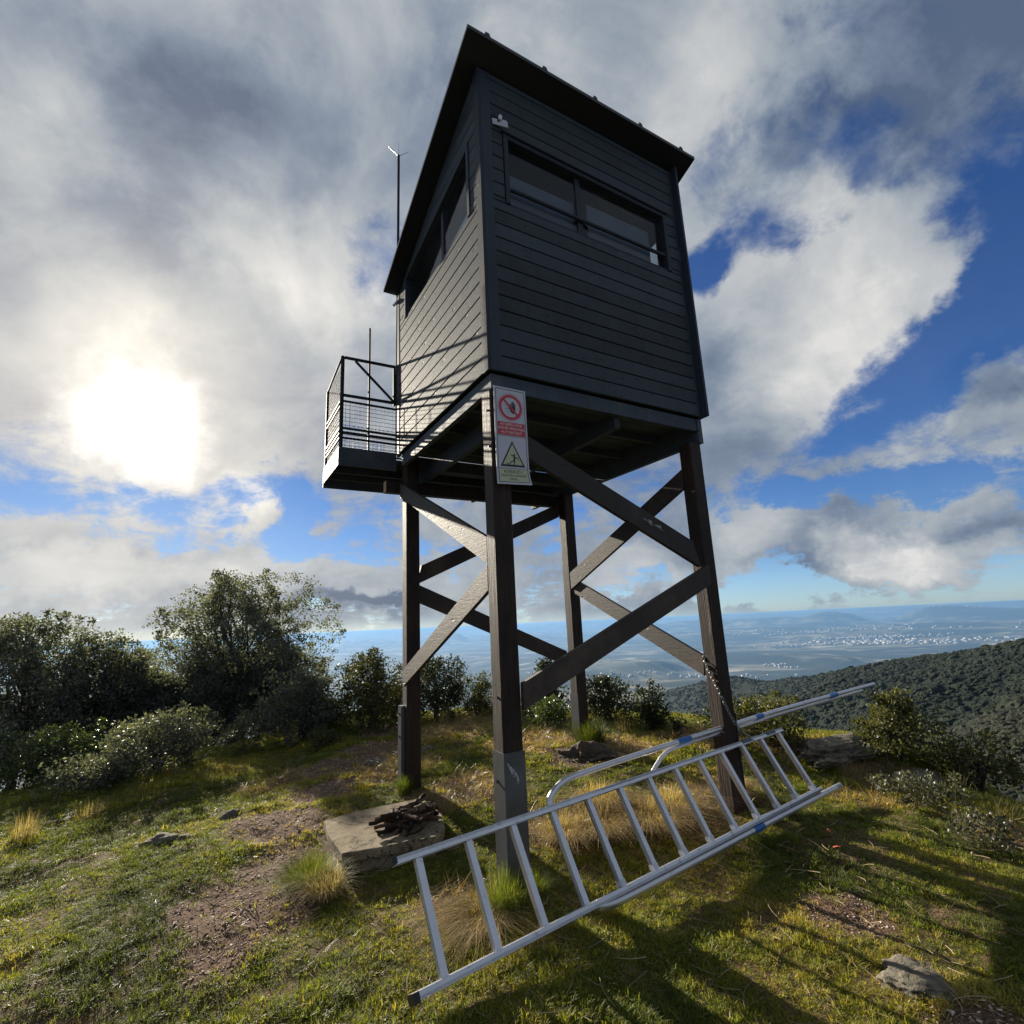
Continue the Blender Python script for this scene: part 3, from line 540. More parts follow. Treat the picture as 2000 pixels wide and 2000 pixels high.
# floor frame
def beam(name, a, b, mat='beam', parent=tower): return part(name, M[mat], MB().box(a, b), parent)
beam('floor_beam', (.012, .012, Z0 - .150), (W - .045, .060, Z0 - .022))
beam('floor_beam', (.012, .064, Z0 - .152), (.060, D - .02, Z0 - .020))
beam('floor_beam', (W - .060, -.0, Z0 - .272), (W - .003, 3.165, Z0 - .022))
beam('floor_beam', (.30, .064, Z0 - .285), (.36, 3.12, Z0 - .105))
beam('floor_beam', (1.30, .064, Z0 - .255), (1.36, 3.12, Z0 - .105))
for yy in (.55, 1.10, 1.65): beam('joist', (.062, yy, Z0 - .10), (W - .062, yy + .045, Z0 - .024))
mb = MB(); mb.add([(xs_, ys_, ROOF(ys_) - dz_) for dz_ in (.10, .085) for xs_, ys_ in ((.05, .05), (W - .05, .05), (W - .05, D - .05), (.05, D - .05))], [(0, 1, 2, 3), (7, 6, 5, 4), (0, 4, 5, 1), (1, 5, 6, 2), (2, 6, 7, 3), (3, 7, 4, 0)]); part('ceiling_board', M['lining'], mb)
k = 0; yy = .066
while yy < 2.14:
    beam('floor_plank', (.062, yy, Z0 - .020), (W - .062, min(yy + .138, 2.16), Z0 + .006)); yy += .145
beam('floor_beam', (.062, 2.165, Z0 - .16), (W - .062, 2.297, Z0 - .022))
# posts with steel shoes
POST = {}
for (px, py, hx, hy) in ((-.001, .012, .155, .148), (2.214, .018, .155, .148), (.050, 2.135, .150, .148), (2.210, 2.135, .150, .148)):
    gz = ground_z(px + .07, py + .07) - .25; mb = MB(); ch = .010
    P8 = [(px + ch, py), (px + hx - ch, py), (px + hx, py + ch), (px + hx, py + hy - ch), (px + hx - ch, py + hy), (px + ch, py + hy), (px, py + hy - ch), (px, py + ch)]
    zt = Z0 - (.153 if py < 1 and px < 1 else .02)
    if px > 2: zt = Z0 - .273
    mb.add([(a, b, gz) for a, b in P8] + [(a, b, zt) for a, b in P8], [tuple(range(7, -1, -1)), tuple(8 + k for k in range(8))] + [(k, (k + 1) % 8, 8 + (k + 1) % 8, 8 + k) for k in range(8)])
    POST[(px, py)] = part('leg', M['post'], mb)
def shoe(px, py, hx, hy, zt, sides, parent):
    t_ = .006; mb = MB(); zb_ = ground_z(px, py) - .2
    if 'l' in sides: mb.box((px - t_, py - t_, zb_), (px - .0005, py + hy + .004, zt))
    if 'f' in sides: mb.box((px - .0005, py - t_, zb_), (px + hx + t_, py - .0005, zt))
    if 'r' in sides: mb.box((px + hx + .0005, py - t_, zb_), (px + hx + t_, py + hy, zt))
    if 'L' in sides: mb.box((px - .040, py + hy * .45, zb_), (px - .0005, py + hy + .02, zt))
    s = part('post_shoe', M['galv'], mb, parent); return s
pF, pR, pL, pB = list(POST.values())
shoe(-.001, .012, .155, .148, .628, 'lf', pF); shoe(2.214, .018, .155, .148, .61, 'r', pR); shoe(.050, 2.135, .15, .148, .70, 'L', pL); shoe(2.210, 2.135, .15, .148, .60, 'l', pB)
def bolt(p, d, parent, r=.011): p = Vector(p); d = Vector(d); return part('bolt', M['galv'], MB().tube([p, p + d * .016], r, 6), parent)
bolt((-.007, .10, .44), (-1, 0, 0), pF); bolt((-.001, .06, .98), (-1, 0, 0), pF, .009); bolt((-.001, .06, 3.10), (-1, 0, 0), pF, .009); bolt((-.001, .04, 2.80), (-1, 0, 0), pF, .009)
bolt((.010, 2.24, .62), (-1, 0, 0), pL); bolt((.010, 2.24, .40), (-1, 0, 0), pL); bolt((2.208, 2.20, .9), (-1, 0, 0), pB)
bolt((2.213, .07, .95), (-1, 0, 0), pR)
# a vertical packing board behind the upper half of the left-hand leg
beam('packing_board', (.075, 2.286, Z0 - 1.46), (.235, 2.335, Z0 - .24), 'post')
# diagonal braces
def brace(ax, v, th, pts, name='brace'):
    """planar board: four outline points in the wall plane, thickness th"""
    mb = MB(); vs = []
    for o in (v - th / 2, v + th / 2):
        for p in pts:
            q = [p[0], p[1], p[2] + Z0]; q[ax] = o; vs.append(q)
    n = len(pts); mb.add(vs, [tuple(range(n)), tuple(range(2 * n - 1, n - 1, -1))] + [(k, (k + 1) % n, n + (k + 1) % n, n + k) for k in range(n)])
    return part(name, M['brace'], mb)
def ext(pts, a, b):
    """lengthen the outline beyond its two ends (points 0,3 and 1,2)"""
    p = [Vector(q) for q in pts]; d = (p[1] - p[0]).normalized(); e = (p[2] - p[3]).normalized()
    return [p[0] - d * a, p[1] + d * b, p[2] + e * b, p[3] - e * a]
brace(1, -.011, .044, ext([(.31, 0, -.52), (2.03, 0, -1.28), (2.098, 0, -1.512), (.308, 0, -.705)], .26, .0) )
brace(1, -.009, .040, ext([(2.152, 0, -1.515), (.141, 0, -2.355), (.138, 0, -2.535), (2.148, 0, -1.70)], .07, -.012))
brace(0, .020, .036, ext([(0, 1.891, -.493), (0, .162, -1.296), (0, .162, -1.50), (0, 1.893, -.655)], .36, .0) )
brace(0, .018, .036, ext([(0, .162, -1.508), (0, 1.989, -2.303), (0, 1.959, -2.454), (0, .162, -1.695)], .0, .17))
brace(1, 2.31, .040, ext([(2.125, 0, -.437), (.296, 0, -1.245), (.236, 0, -1.461), (2.11, 0, -.623)], .12, .02))
brace(1, 2.26, .040, ext([(.211, 0, -1.471), (2.096, 0, -2.279), (2.06, 0, -2.44), (.21, 0, -1.663)], .02, .08))
brace(0, 2.22, .040, ext([(0, .163, -.531), (0, 1.928, -1.265), (0, 1.921, -1.467), (0, .162, -.719)], .02, .20))
brace(0, 2.24, .040, ext([(0, 1.917, -1.494), (0, .187, -2.306), (0, .202, -2.483), (0, 1.938, -1.663)], .20, .02))
# balcony behind the cabin: deck, edge boards, joists, mesh railing
bal = tag(part('balcony', M['beam'], MB().box((-.655, 2.300, Z0 - .172), (-.012, 2.335, Z0 + .030))), None)
beam('edge_board', (-.66, 2.300, Z0 - .175), (-.657, 3.13, Z0 + .02), parent=bal)
beam('edge_board', (-.66, 3.135, Z0 - .218), (W - .06, 3.168, Z0 - .022), parent=bal)
beam('joist', (-.655, 2.60, Z0 - .17), (W - .062, 2.645, Z0 - .072), parent=bal); beam('joist', (-.655, 2.90, Z0 - .17), (W - .062, 2.945, Z0 - .072), parent=bal)
yy = 2.303
while yy < 3.1: beam('deck_plank', (-.652 if yy > 2.33 else -.010, yy, Z0 - .070), (W - .062, yy + .128, Z0 - .045), parent=bal); yy += .134
for xx in (-.52, -.38, -.22, -.06): beam('drip_bracket', (xx, 2.292, Z0 - .004), (xx + .012, 2.299, Z0 + .034), 'galv', bal)
part('cross_beam', M['post'], MB().box((-.115, 2.345, Z0 - .42), (2.32, 2.435, Z0 - .287)))
part('beam_end', M['endgrain'], MB().box((-.121, 2.347, Z0 - .418), (-.1155, 2.433, Z0 - .289)))
rail = tag(part('railing', M['steel'], MB().tube([(-.632, 2.325, Z0 + .02), (-.632, 2.325, Z0 + 1.125), (-.632, 2.325, Z0 + 1.135)], [.021, .021, .008], 10)), None)
def rb(name, p, q, w=.014, h=.014, n=(0, 0, 1), mat='steel'): return part(name, M[mat], MB().bar((p[0], p[1], p[2] + Z0), (q[0], q[1], q[2] + Z0), n, w, h), rail)
rb('rail_post', (-.640, 3.13, -.02), (-.640, 3.13, 1.03), n=(1, 0, 0)); rb('rail_post', (.9, 3.13, -.02), (.9, 3.13, 1.03), n=(1, 0, 0)); rb('rail_post', (2.3, 3.13, -.02), (2.3, 3.13, 1.03), n=(1, 0, 0))
rb('rail_post', (.004, 2.325, .03), (.004, 2.325, .585), n=(1, 0, 0)); rb('gate_post', (-.032, 2.325, .632), (-.032, 2.325, 1.142), n=(1, 0, 0))
rb('hinge', (-.018, 2.325, 1.00), (.02, 2.325, 1.00), .018, .028); rb('hinge', (-.018, 2.325, .69), (.02, 2.325, .69), .018, .028)
for zz in (1.118, .655): rb('rail', (-.612, 2.325, zz), (-.046, 2.325, zz + .01), .013, .013)
for zz in (.585, .262, .205, .150, .030): rb('rail', (-.612, 2.325, zz), (-.010, 2.325, zz), .010, .010)
rb('gate_diagonal', (-.49, 2.325, 1.10), (-.045, 2.325, .685), .011, .011)
rb('vent_pole', (-.325, 2.342, .03), (-.325, 2.342, 1.572), .010, .010, n=(1, 0, 0))
for zz in (1.03, .585, .525, .262, .205, .150, .030):
    rb('rail', (-.640, 2.347, zz + (.09 if zz > 1 else 0)), (-.640, 3.116, zz), .010, .010)
    rb('rail', (-.626, 3.13, zz), (2.3, 3.13, zz), .010, .010)
def mesh_panel(o, ax, a0, a1, z0_, z1_, step=.048, r=.0019):
    mb = MB(); n = (0, 0, 1)
    P = (lambda s, z: (s, o, Z0 + z)) if ax == 0 else (lambda s, z: (o, s, Z0 + z))
    s = a0 + step / 2
    while s < a1: mb.bar(P(s, z0_), P(s, z1_), (1, 0, 0) if ax == 0 else (0, 1, 0), r, r); s += step
    z = z0_ + step * .6
    while z < z1_: mb.bar(P(a0, z), P(a1, z), n, r, r); z += step
    part('wire_mesh', M['steel'], mb, rail)
for (z_a, z_b) in ((.27, .575), (.04, .14)):
    mesh_panel(2.325, 0, -.612, -.012, z_a, z_b); mesh_panel(3.13, 0, -.626, 2.28, z_a, z_b)
    mesh_panel(-.640, 1, 2.347, 3.116, z_a, z_b)
mesh_panel(-.640, 1, 2.347, 3.116, .60, 1.02)
# lightning rod beside the back corner
rod = part('lightning_rod', M['steel'], MB().tube([(-.010, 2.30, Z0 + .05), (.012, 2.30, Z0 + 4.18)], .0165, 8))
for q in ((.0, 0, .24), (-.135, .03, .115), (.13, -.03, .10)):
    part('tine', M['alu'], MB().tube([(.012, 2.30, Z0 + 4.17), (.012 + q[0], 2.30 + q[1], Z0 + 4.17 + q[2])], [.006, .003], 6), rod)
part('bracket', M['alu'], MB().bar((-.06, 2.295, Z0 + 1.92), (-.02, 2.25, Z0 + 1.97), (0, 0, 1), .008, .014), rod)
# scratched scrawls: on the near shoe and on the upper front brace
def scrawl(fn, n, seed, parent, wd=.0012):
    r = random.Random(seed); mb = MB(); s = 0.0
    for k in range(n):
        u, v = r.uniform(0, 1), r.uniform(0, 1); pts = [(u * .8, v)]
        for j in range(r.randint(2, 4)): pts.append((pts[-1][0] + r.uniform(-.10, .16), pts[-1][1] + r.uniform(-.35, .35)))
        for a, b in zip(pts, pts[1:]): mb.bar(fn(*a), fn(*b), (0, 1, 0), .0006, wd)
    return part('scratched_scrawl', M['scratch'], mb, parent)
scrawl(lambda u, v: (.018 + u * .085 + v * .004, .0050, .575 - u * .10 - v * .045), 20, 3, pF, .0015)
fb = [o for o in bpy.data.objects if o.name.startswith('brace')][0]
scrawl(lambda u, v: (1.48 + u * .20, -.0340, Z0 - 1.10 - u * .085 - v * .022), 13, 5, fb, .0017)

# ---------------------------------------------------------------- warning sign on the near leg
sign = tag(empty('warning_sign', (.14, -.045, Z0 - .53)), 'tall white safety notice with no-entry hand and falling-person triangle on the near leg', 'warning sign')
SW, SH = .285, .775
def sp_(u, v, o=0.0):
    wdt = SW * (1 + .03 * max(0, v - .9) / .1)
    curl = .020 * max(0, (v - .80) / .20) ** 2 * (.3 + .7 * u)
    return (.002 + u * wdt, -.040 - curl - o, Z0 - .150 + .003 * u - v * SH * (1 + .012 * (1 - u)))
def sheet(name, uvs, faces, o, mat, th=.0008):
    mb = MB(); n = len(uvs); mb.add([sp_(u, v, o) for u, v in uvs] + [sp_(u, v, o + th) for u, v in uvs], [])
    fs = [tuple(f) for f in faces] + [tuple(n + i for i in f) for f in faces]
    ed = {}
    for f in faces:
        for a, b in zip(f, list(f[1:]) + [f[0]]): ed[(a, b)] = 1
    for (a, b) in ed:
        if (b, a) not in ed: fs.append((a, b, n + b, n + a))
    mb.f = fs
    return part(name, M[mat], mb, sign)
def grid(u0, v0, u1, v1, nu=3, nv=8):
    uv = [(u0 + (u1 - u0) * i / nu, v0 + (v1 - v0) * j / nv) for j in range(nv + 1) for i in range(nu + 1)]
    return uv, [(j * (nu + 1) + i, j * (nu + 1) + i + 1, (j + 1) * (nu + 1) + i + 1, (j + 1) * (nu + 1) + i) for j in range(nv) for i in range(nu)]
sheet('plate', *grid(0, 0, 1, 1, 4, 24), 0, 'white', .003)
for (a, b, c_, d_) in ((.055, .018, .955, .024), (.055, .975, .955, .981), (.055, .024, .070, .975), (.94, .024, .955, .975), (.07, .508, .94, .512), (.07, .838, .94, .842)):
    sheet('border_line', *grid(a, b, c_, d_, 2, 10), .0032, 'black')
def ring(cu_, cv_, r0, r1, n=40):
    k = SW / SH; uv = []
    for i in range(n):
        t = 2 * math.pi * i / n
        uv += [(cu_ + r0 * math.cos(t), cv_ + r0 * k * math.sin(t)), (cu_ + r1 * math.cos(t), cv_ + r1 * k * math.sin(t))]
    return uv, [(2 * i, 2 * i + 1, (2 * i + 3) % (2 * n), (2 * i + 2) % (2 * n)) for i in range(n)]
KR = SW / SH
def poly_uv(cx_, cy_, pts, s): return [(cx_ + x * s, cy_ + y * s * KR) for x, y in pts]
hand = MB()
def flat(name, polys, o, mat):
    mb = MB()
    for uv in polys:
        n = len(uv); mb.add([sp_(u, v, o) for u, v in uv] + [sp_(u, v, o + .0008) for u, v in uv], [tuple(range(n)), tuple(range(2 * n - 1, n - 1, -1))] + [(k, (k + 1) % n, n + (k + 1) % n, n + k) for k in range(n)])
    return part(name, M[mat], mb, sign)
def stroke(a, b, w):
    dx, dy = b[0] - a[0], b[1] - a[1]; L = math.hypot(dx, dy); nx, ny = -dy / L * w, dx / L * w
    return [(a[0] + nx, a[1] + ny), (b[0] + nx, b[1] + ny), (b[0] - nx, b[1] - ny), (a[0] - nx, a[1] - ny)]
S = .36; cu0, cv0 = .505, .205
flat('hand_symbol', [poly_uv(cu0, cv0, p, S) for p in (
    [(-.02, .30), (.06, .42), (.22, .48), (.36, .40), (.42, .20), (.42, -.05), (.02, -.05)],
    stroke((.06, 0), (.03, -.30), .045), stroke((.165, -.02), (.15, -.46), .045), stroke((.27, -.02), (.27, -.48), .045), stroke((.375, 0), (.39, -.34), .042), stroke((.03, .22), (-.16, .02), .05))], .0034, 'black')
flat('motion_lines', [poly_uv(cu0, cv0, stroke(a, b, .010), S) for a, b in (((-.22, .0), (-.48, -.14)), ((-.2, .12), (-.5, .16)), ((-.16, .26), (-.40, .42)), ((-.1, .36), (-.2, .58)))], .0034, 'black')
sheet('prohibition_ring', *ring(cu0, cv0, S * .79, S), .0034, 'red'); 
flat('prohibition_bar', [poly_uv(cu0, cv0, stroke((-.58, -.58), (.58, .58), .085), S)], .0044, 'red')
sheet('ring_outline', *ring(cu0, cv0, S * 1.06, S * 1.085), .0034, 'red')
sheet('red_panel', *grid(.085, .365, .925, .500, 3, 4), .0033, 'red')
sheet('yellow_panel', *grid(.075, .845, .935, .972, 3, 6), .0033, 'yellow')
T = .42; tu, tv = .50, .715
tri = [(0, -1.02), (.90, .68), (-.90, .68)]
flat('triangle_border', [poly_uv(tu, tv, tri, T)], .0034, 'black'); flat('triangle_field', [poly_uv(tu, tv, [(x * .80, y * .80 + .005) for x, y in tri], T)], .0043, 'yellow')
flat('falling_figure', [poly_uv(tu + .03, tv + .04, p, T) for p in (
    [(math.cos(a) * .07 + .04, math.sin(a) * .07 - .36) for a in [i * math.pi / 5 for i in range(10)]],
    stroke((.05, -.26), (.04, .02), .065), stroke((.05, -.22), (-.20, -.36), .028), stroke((.07, -.20), (.26, -.18), .028), stroke((.26, -.18), (.36, -.02), .026),
    stroke((.02, .02), (-.18, .10), .035), stroke((-.18, .10), (-.30, .24), .03), stroke((.05, .02), (.02, .18), .035), stroke((.02, .18), (-.03, .36), .03),
    stroke((-.56, .20), (-.36, .26), .025), stroke((-.36, .26), (-.38, .42), .025))], .0052, 'black')
def text(name, s, cu_, cv_, size, mat, o, sx=1.0):
    cd = bpy.data.curves.new('t', 'FONT'); cd.body = s; cd.align_x = 'CENTER'; cd.align_y = 'CENTER'; cd.size = 1.0; cd.resolution_u = 2; cd.offset = .012
    to = bpy.data.objects.new('t', cd); C.objects.link(to); bpy.context.view_layer.update()
    me = bpy.data.meshes.new_from_object(to.evaluated_get(bpy.context.evaluated_depsgraph_get())); bpy.data.objects.remove(to)
    o0 = Vector(sign['o'])
    for v in me.vertices:
        u = cu_ + v.co.x * size / SW * sx; w_ = cv_ - v.co.y * size / SH; v.co = Vector(sp_(u, w_, o)) - o0
    me.materials.clear(); me.materials.append(M[mat]); ob = bpy.data.objects.new(name, me); C.objects.link(ob); ob.parent = sign; ob['o'] = tuple(o0)
text('lettering', 'ATUREU-VOS!', .5, .390, .030, 'paleprint', .0044, 1.05); text('lettering', 'NOMÉS PERSONAL', .505, .431, .030, 'paleprint', .0044, .93); text('lettering', 'AUTORITZAT', .5, .473, .030, 'paleprint', .0044, 1.0)
text('lettering', 'ATENCIÓ !', .5, .874, .034, 'black', .0044, 1.0); text('lettering', 'CAIGUDES A DIFERENT', .505, .913, .024, 'black', .0044, .90); text('lettering', 'NIVELL', .5, .949, .024, 'black', .0044, 1.0)

# small outdoor lamp on a white bracket plate, high on the front wall
lamp = tag(empty('wall_lamp', (.18, -.02, Z0 + 2.42)), 'small white bracket with a clear bulb high on the front wall by the roof', 'lamp')
part('bracket_plate', M['white'], MB().add([(.112, -.030, Z0 + 2.375), (.242, -.075, Z0 + 2.352), (.238, -.075, Z0 + 2.408), (.222, -.068, Z0 + 2.428), (.108, -.030, Z0 + 2.432), (.112, -.024, Z0 + 2.375), (.242, -.069, Z0 + 2.352), (.238, -.069, Z0 + 2.408), (.222, -.062, Z0 + 2.428), (.108, -.024, Z0 + 2.432)],
    [(0, 1, 2, 3, 4), (9, 8, 7, 6, 5), (0, 5, 6, 1), (1, 6, 7, 2), (2, 7, 8, 3), (3, 8, 9, 4), (4, 9, 5, 0)]), lamp)
part('bulb', M['alu'], MB().tube([(.175, -.05, Z0 + 2.41), (.175, -.05, Z0 + 2.445), (.178, -.05, Z0 + 2.47), (.178, -.05, Z0 + 2.485)], [.014, .022, .018, .004], 10), lamp, True)
part('clip', M['steel'], MB().box((.152, -.055, Z0 + 2.40), (.168, -.022, Z0 + 2.455)), lamp)

# ---------------------------------------------------------------- aluminium ladder leaning on its side against the legs
LS = .934; Lp0 = CAM + (Vector((-.657, -.107, -3.202 + Z0)) - CAM) * LS; La = Vector((.3300, .033, .006)) * LS; Lb = Vector((.045, -.284, -.509)) * LS; Ln = La.cross(Lb).normalized()
ladder = tag(empty('aluminium_ladder', tuple(Lp0 + Lb)), 'aluminium ladder with long tube handrails lying on its side against the legs', 'ladder')
def LP(i, j, n=0.0): return Lp0 + La * i + Lb * j + Ln * n
lu = La.normalized(); lbu = Lb.normalized()
def stringer(j, i0, i1):
    # C-section: web across the ladder's thickness plus two lips
    mb = MB(); hw, hn, t_ = .012, .033, .003
    s = -1 if j < .5 else 1
    a, b = LP(i0, j), LP(i1, j)
    mb.bar(a + lbu * (s * hw * .5), b + lbu * (s * hw * .5), lbu, t_ + .004, hn)
    for k in (-1, 1): mb.bar(a + Ln * (k * (hn - .004)) - lbu * (s * .004), b + Ln * (k * (hn - .004)) - lbu * (s * .004), Ln, .004, .016)
    return part('stringer', M['alu'], mb, ladder)
s1_ = stringer(0, -.42, 12.2); s2_ = stringer(1, -.48, 12.25)
for (i, j) in ((-.46, 0), (-.53, 1)):
    part('end_cap', M['rubber'], MB().bar(LP(i - .03, j), LP(i + .06, j), lbu, .021 if j else .016, .040), ladder)
for i in range(13):
    mb = MB(); a, b = LP(i, .0, 0) + lbu * .014, LP(i, 1, 0) - lbu * .014
    mb.bar(a, b, Ln, .018, .019); mb.bar(a, b, lu, .022, .005)
    r_ = part('rung', M['alu'], mb, ladder); r_.data.materials[0] = M['alu']
    if i >= 4: part('rung_collar', M['white'], MB().bar(LP(i, .90), LP(i, .955), Ln, .0215, .0225), r_)
def path_tube(name, ctl, r, mat='alu'):
    # smooth path through control points (i, j, n)
    P = [LP(*c_) for c_ in ctl]; pts = []
    for k in range(len(P) - 1):
        p0, p1, p2, p3 = P[max(k - 1, 0)], P[k], P[k + 1], P[min(k + 2, len(P) - 1)]
        for q in range(6):
            t = q / 6; pts.append(.5 * ((2 * p1) + (p2 - p0) * t + (2 * p0 - 5 * p1 + 4 * p2 - p3) * t * t + (3 * p1 - p0 - 3 * p2 + p3) * t ** 3))
    pts.append(P[-1]); return part(name, M[mat], MB().tube(pts, r, 12), ladder, True)
h1 = path_tube('handrail', [(3.0, -.02, 0), (3.12, -.12, 0), (3.57, -.225, 0), (4.35, -.255, 0), (6.5, -.275, 0), (9.4, -.29, 0), (12.5, -.30, 0), (16, -.285, 0), (20.2, -.26, 0)], .021)
h2 = path_tube('handrail', [(6.4, -.03, .045), (6.7, -.11, .045), (7.0, -.18, .045), (7.5, -.228, .04), (9.5, -.245, .04), (12.5, -.252, .04), (16, -.235, .04), (19.2, -.212, .04)], .017)
h3 = path_tube('handrail', [(3.25, 1.01, 0), (3.5, 1.045, 0), (4.2, 1.064, 0), (7, 1.068, 0), (10, 1.070, 0), (13.42, 1.085, 0)], .026)
def tape(i, j, n, w, r, par): part('tape_band', M['tape'], MB().tube([LP(i - w, j, n), LP(i + w, j, n)], r, 14), par)
tape(7.85, -.283, 0, .27, .0232, h1); tape(11.6, -.298, 0, .20, .0232, h1); tape(16.6, -.28, 0, .30, .0232, h1); tape(8.8, 1.069, 0, .22, .0285, h3)
for i in (11.3, 10.0): part('joint_sleeve', M['galv'], MB().bar(LP(i, -.005), LP(i + .45, -.005), lbu, .016, .040), ladder)

# chain from the right-hand leg down to the ladder
chain = tag(empty('steel_chain', (2.2, .0, 1.1)), 'steel chain looped from the right front leg to the ladder', 'chain')
CH = [(2.213, .165, 1.10), (2.205, .12, .98), (2.21, .03, .80), (2.235, -.012, .66), (2.28, -.02, .56), (2.34, -.05, .475), (2.37, -.10, .42), (2.40, -.15, .375)]
cp = [Vector(p) for p in CH]; seg = []; 
for a, b in zip(cp, cp[1:]):
    n_ = max(1, int((b - a).length / .012)); seg += [a.lerp(b, k / n_) for k in range(n_)]
seg.append(cp[-1]); acc = 0; last = seg[0]; links = []; 
for p in seg[1:]:
    if (p - last).length >= .034: links.append((last, p)); last = p
for k, (a, b) in enumerate(links):
    d = (b - a).normalized(); up = Vector((0, 0, 1)) if abs(d.z) < .8 else Vector((0, 1, 0)); s_ = d.cross(up).normalized(); q = s_ if k % 2 else d.cross(s_).normalized()
    c_ = (a + b) / 2; pts = [c_ + d * (.024 * math.cos(t)) + q * (.011 * math.sin(t)) for t in [i * math.pi / 5 for i in range(11)]]
    part('chain_link', M['chain'], MB().tube(pts, .0032, 5, False), chain, True)

# ---------------------------------------------------------------- ground sheet
ground, ZMIN = build_ground()

# ---------------------------------------------------------------- slab and the heap of charred wood on it
GS = lambda x, y: ground_z(x, y)
def lumpy(name, mat, centre, size, seed, sub=3, rough=.25, parent=None, flat=0.0):
    import bmesh
    bm = bmesh.new(); bmesh.ops.create_icosphere(bm, subdivisions=sub, radius=1.0); r = random.Random(seed); o = Vector((r.uniform(-50, 50), r.uniform(-50, 50), r.uniform(-50, 50)))
    from mathutils import noise as mn
    planes = [(Vector((r.gauss(0, 1), r.gauss(0, 1), r.gauss(0, 1))).normalized(), r.uniform(.55, .85)) for _ in range(9)]
    for v in bm.verts:
        p = v.co.copy()
        for n_, c_ in planes:
            k = p.dot(n_) - c_
            if k > 0: p -= n_ * k * .9
        p += p.normalized() * (rough * mn.fractal(p * 1.7 + o, .9, 2.1, 4) + rough * .35 * mn.noise(p * 6 + o))
        v.co = Vector((p.x * size[0], p.y * size[1], p.z * size[2]))
    me = bpy.data.meshes.new(name); bm.to_mesh(me); bm.free(); me.materials.append(mat); me.polygons.foreach_set('use_smooth', [flat < .5] * len(me.polygons))
    ob = bpy.data.objects.new(name, me); C.objects.link(ob)
    ob.location = Vector(centre) - (Vector(parent['o']) if parent is not None else Vector((0, 0, 0))); ob.rotation_euler = (0, 0, r.uniform(0, 6.28)) if size[0] == size[1] else (0, 0, 0)
    ob['o'] = tuple(centre)
    if parent is not None: ob.parent = parent
    return ob
def build_slab():
    top = -.060; pts = [(-.84, .925), (-.593, .869), (-.373, .838), (-.15, .80), (-.05, .93), (.03, 1.20), (.06, 1.437), (.045, 1.74), (-.518, 1.766), (-.819, 1.694), (-.855, 1.358)]; mb = MB(); n = len(pts); r = random.Random(3); P = []
    for i in range(n):
        a, b = pts[i], pts[(i + 1) % n]
        for k in range(4): t = k / 4; P.append((a[0] + (b[0] - a[0]) * t + r.uniform(-.006, .006), a[1] + (b[1] - a[1]) * t + r.uniform(-.006, .006)))
    n = len(P); cx_, cy_ = -.40, 1.28
    rings_ = [(.90, -.45), (.90, top - .065), (.995, top - .060), (1.0, top - .010), (.997, top - .002), (.985, top)]
    vs = [(cx_ + (x - cx_) * s, cy_ + (y - cy_) * s, z + (.03 if False else 0)) for s, z in rings_ for x, y in P]
    fs = [(j * n + i, j * n + (i + 1) % n, (j + 1) * n + (i + 1) % n, (j + 1) * n + i) for j in range(5) for i in range(n)] + [tuple(5 * n + i for i in range(n))]
    mb.add(vs, fs); return fix_normals(mb.build('concrete_slab', M['concrete'], None, origin=(cx_, cy_, 0)))
slab = tag(build_slab(), 'weathered pale concrete slab set in the grass beside the left leg', 'slab')
r = random.Random(21); hx0, hy0 = -.245, 1.17
HG = 'charred sticks heaped on the concrete slab'
layer = [(-.02, 0.00), (.05, .0)]
for i in range(44):
    lay = i // 13; ang = r.uniform(-.5, .9) + (0 if i % 3 else 1.5); ln = r.uniform(.15, .31) * (1 - lay * .06); px = hx0 + r.gauss(0, .115 - lay * .016); py = hy0 + r.gauss(0, .125 - lay * .018); z = -.044 + lay * .032 + r.uniform(0, .006)
    d = Vector((math.cos(ang), math.sin(ang), r.uniform(-.10, .12))); rr = r.uniform(.011, .026); nseg = 5; pts = []; rad = []
    for k in range(nseg + 1):
        t = k / nseg - .5; pts.append(Vector((px, py, z)) + d * (ln * t) + Vector((r.gauss(0, .004), r.gauss(0, .004), r.gauss(0, .003)))); rad.append(rr * r.uniform(.65, 1.15) * (1 - .5 * abs(t)))
    o = MB().tube(pts, rad, 6).build('charred_stick', M['char' if r.random() < .62 else 'burntwood'], None, origin=(px, py, z - rr))
    tag(o, 'charred broken stick lying in the dark heap on the concrete slab', 'stick', HG)
o = lumpy('burnt_log', M['burntwood'], (-.13, 1.17, .035), (.10, .05, .04), 12, 3, .3, None, 1); tag(o, 'reddish chunk of half-burnt wood on top of the stick heap', 'wood chunk')
o = lumpy('burnt_log', M['char'], (-.15, 1.36, -.015), (.12, .05, .04), 13, 3, .35, None, 1); tag(o, 'black burnt chunk at the far side of the stick heap', 'wood chunk')

# ---------------------------------------------------------------- rocks and small litter
def rock(label, x, y, size, seed, dz=0.0, sub=4, rough=.22):
    o = lumpy('rock', M['rock'], (x, y, GS(x, y) + dz), size, seed, sub, rough); return tag(o, label, 'rock')
rock('low lichen-covered grey rock in the right foreground grass', 1.34, -1.66, (.20, .15, .040), 5, .010, 5, .26)
rock('pale ridge-shaped rock poking through the green turf on the left', -2.02, 2.53, (.16, .10, .07), 6, .005)
rock('small pinkish rock just right of the pale ridge-shaped one', -1.82, 2.44, (.10, .07, .04), 61, .0)
rock('flat pale outcrop at the hill edge beyond the ladder\'s right end', 4.45, .42, (.70, .34, .13), 8, .02, 5, .30)
rock('long low outcrop along the right rim of the hilltop', 4.60, -.30, (.55, .24, .11), 9, .0, 5, .30)
rock('small flat stone near the left leg on the trampled path', .05, 3.25, (.16, .10, .05), 10, .01)
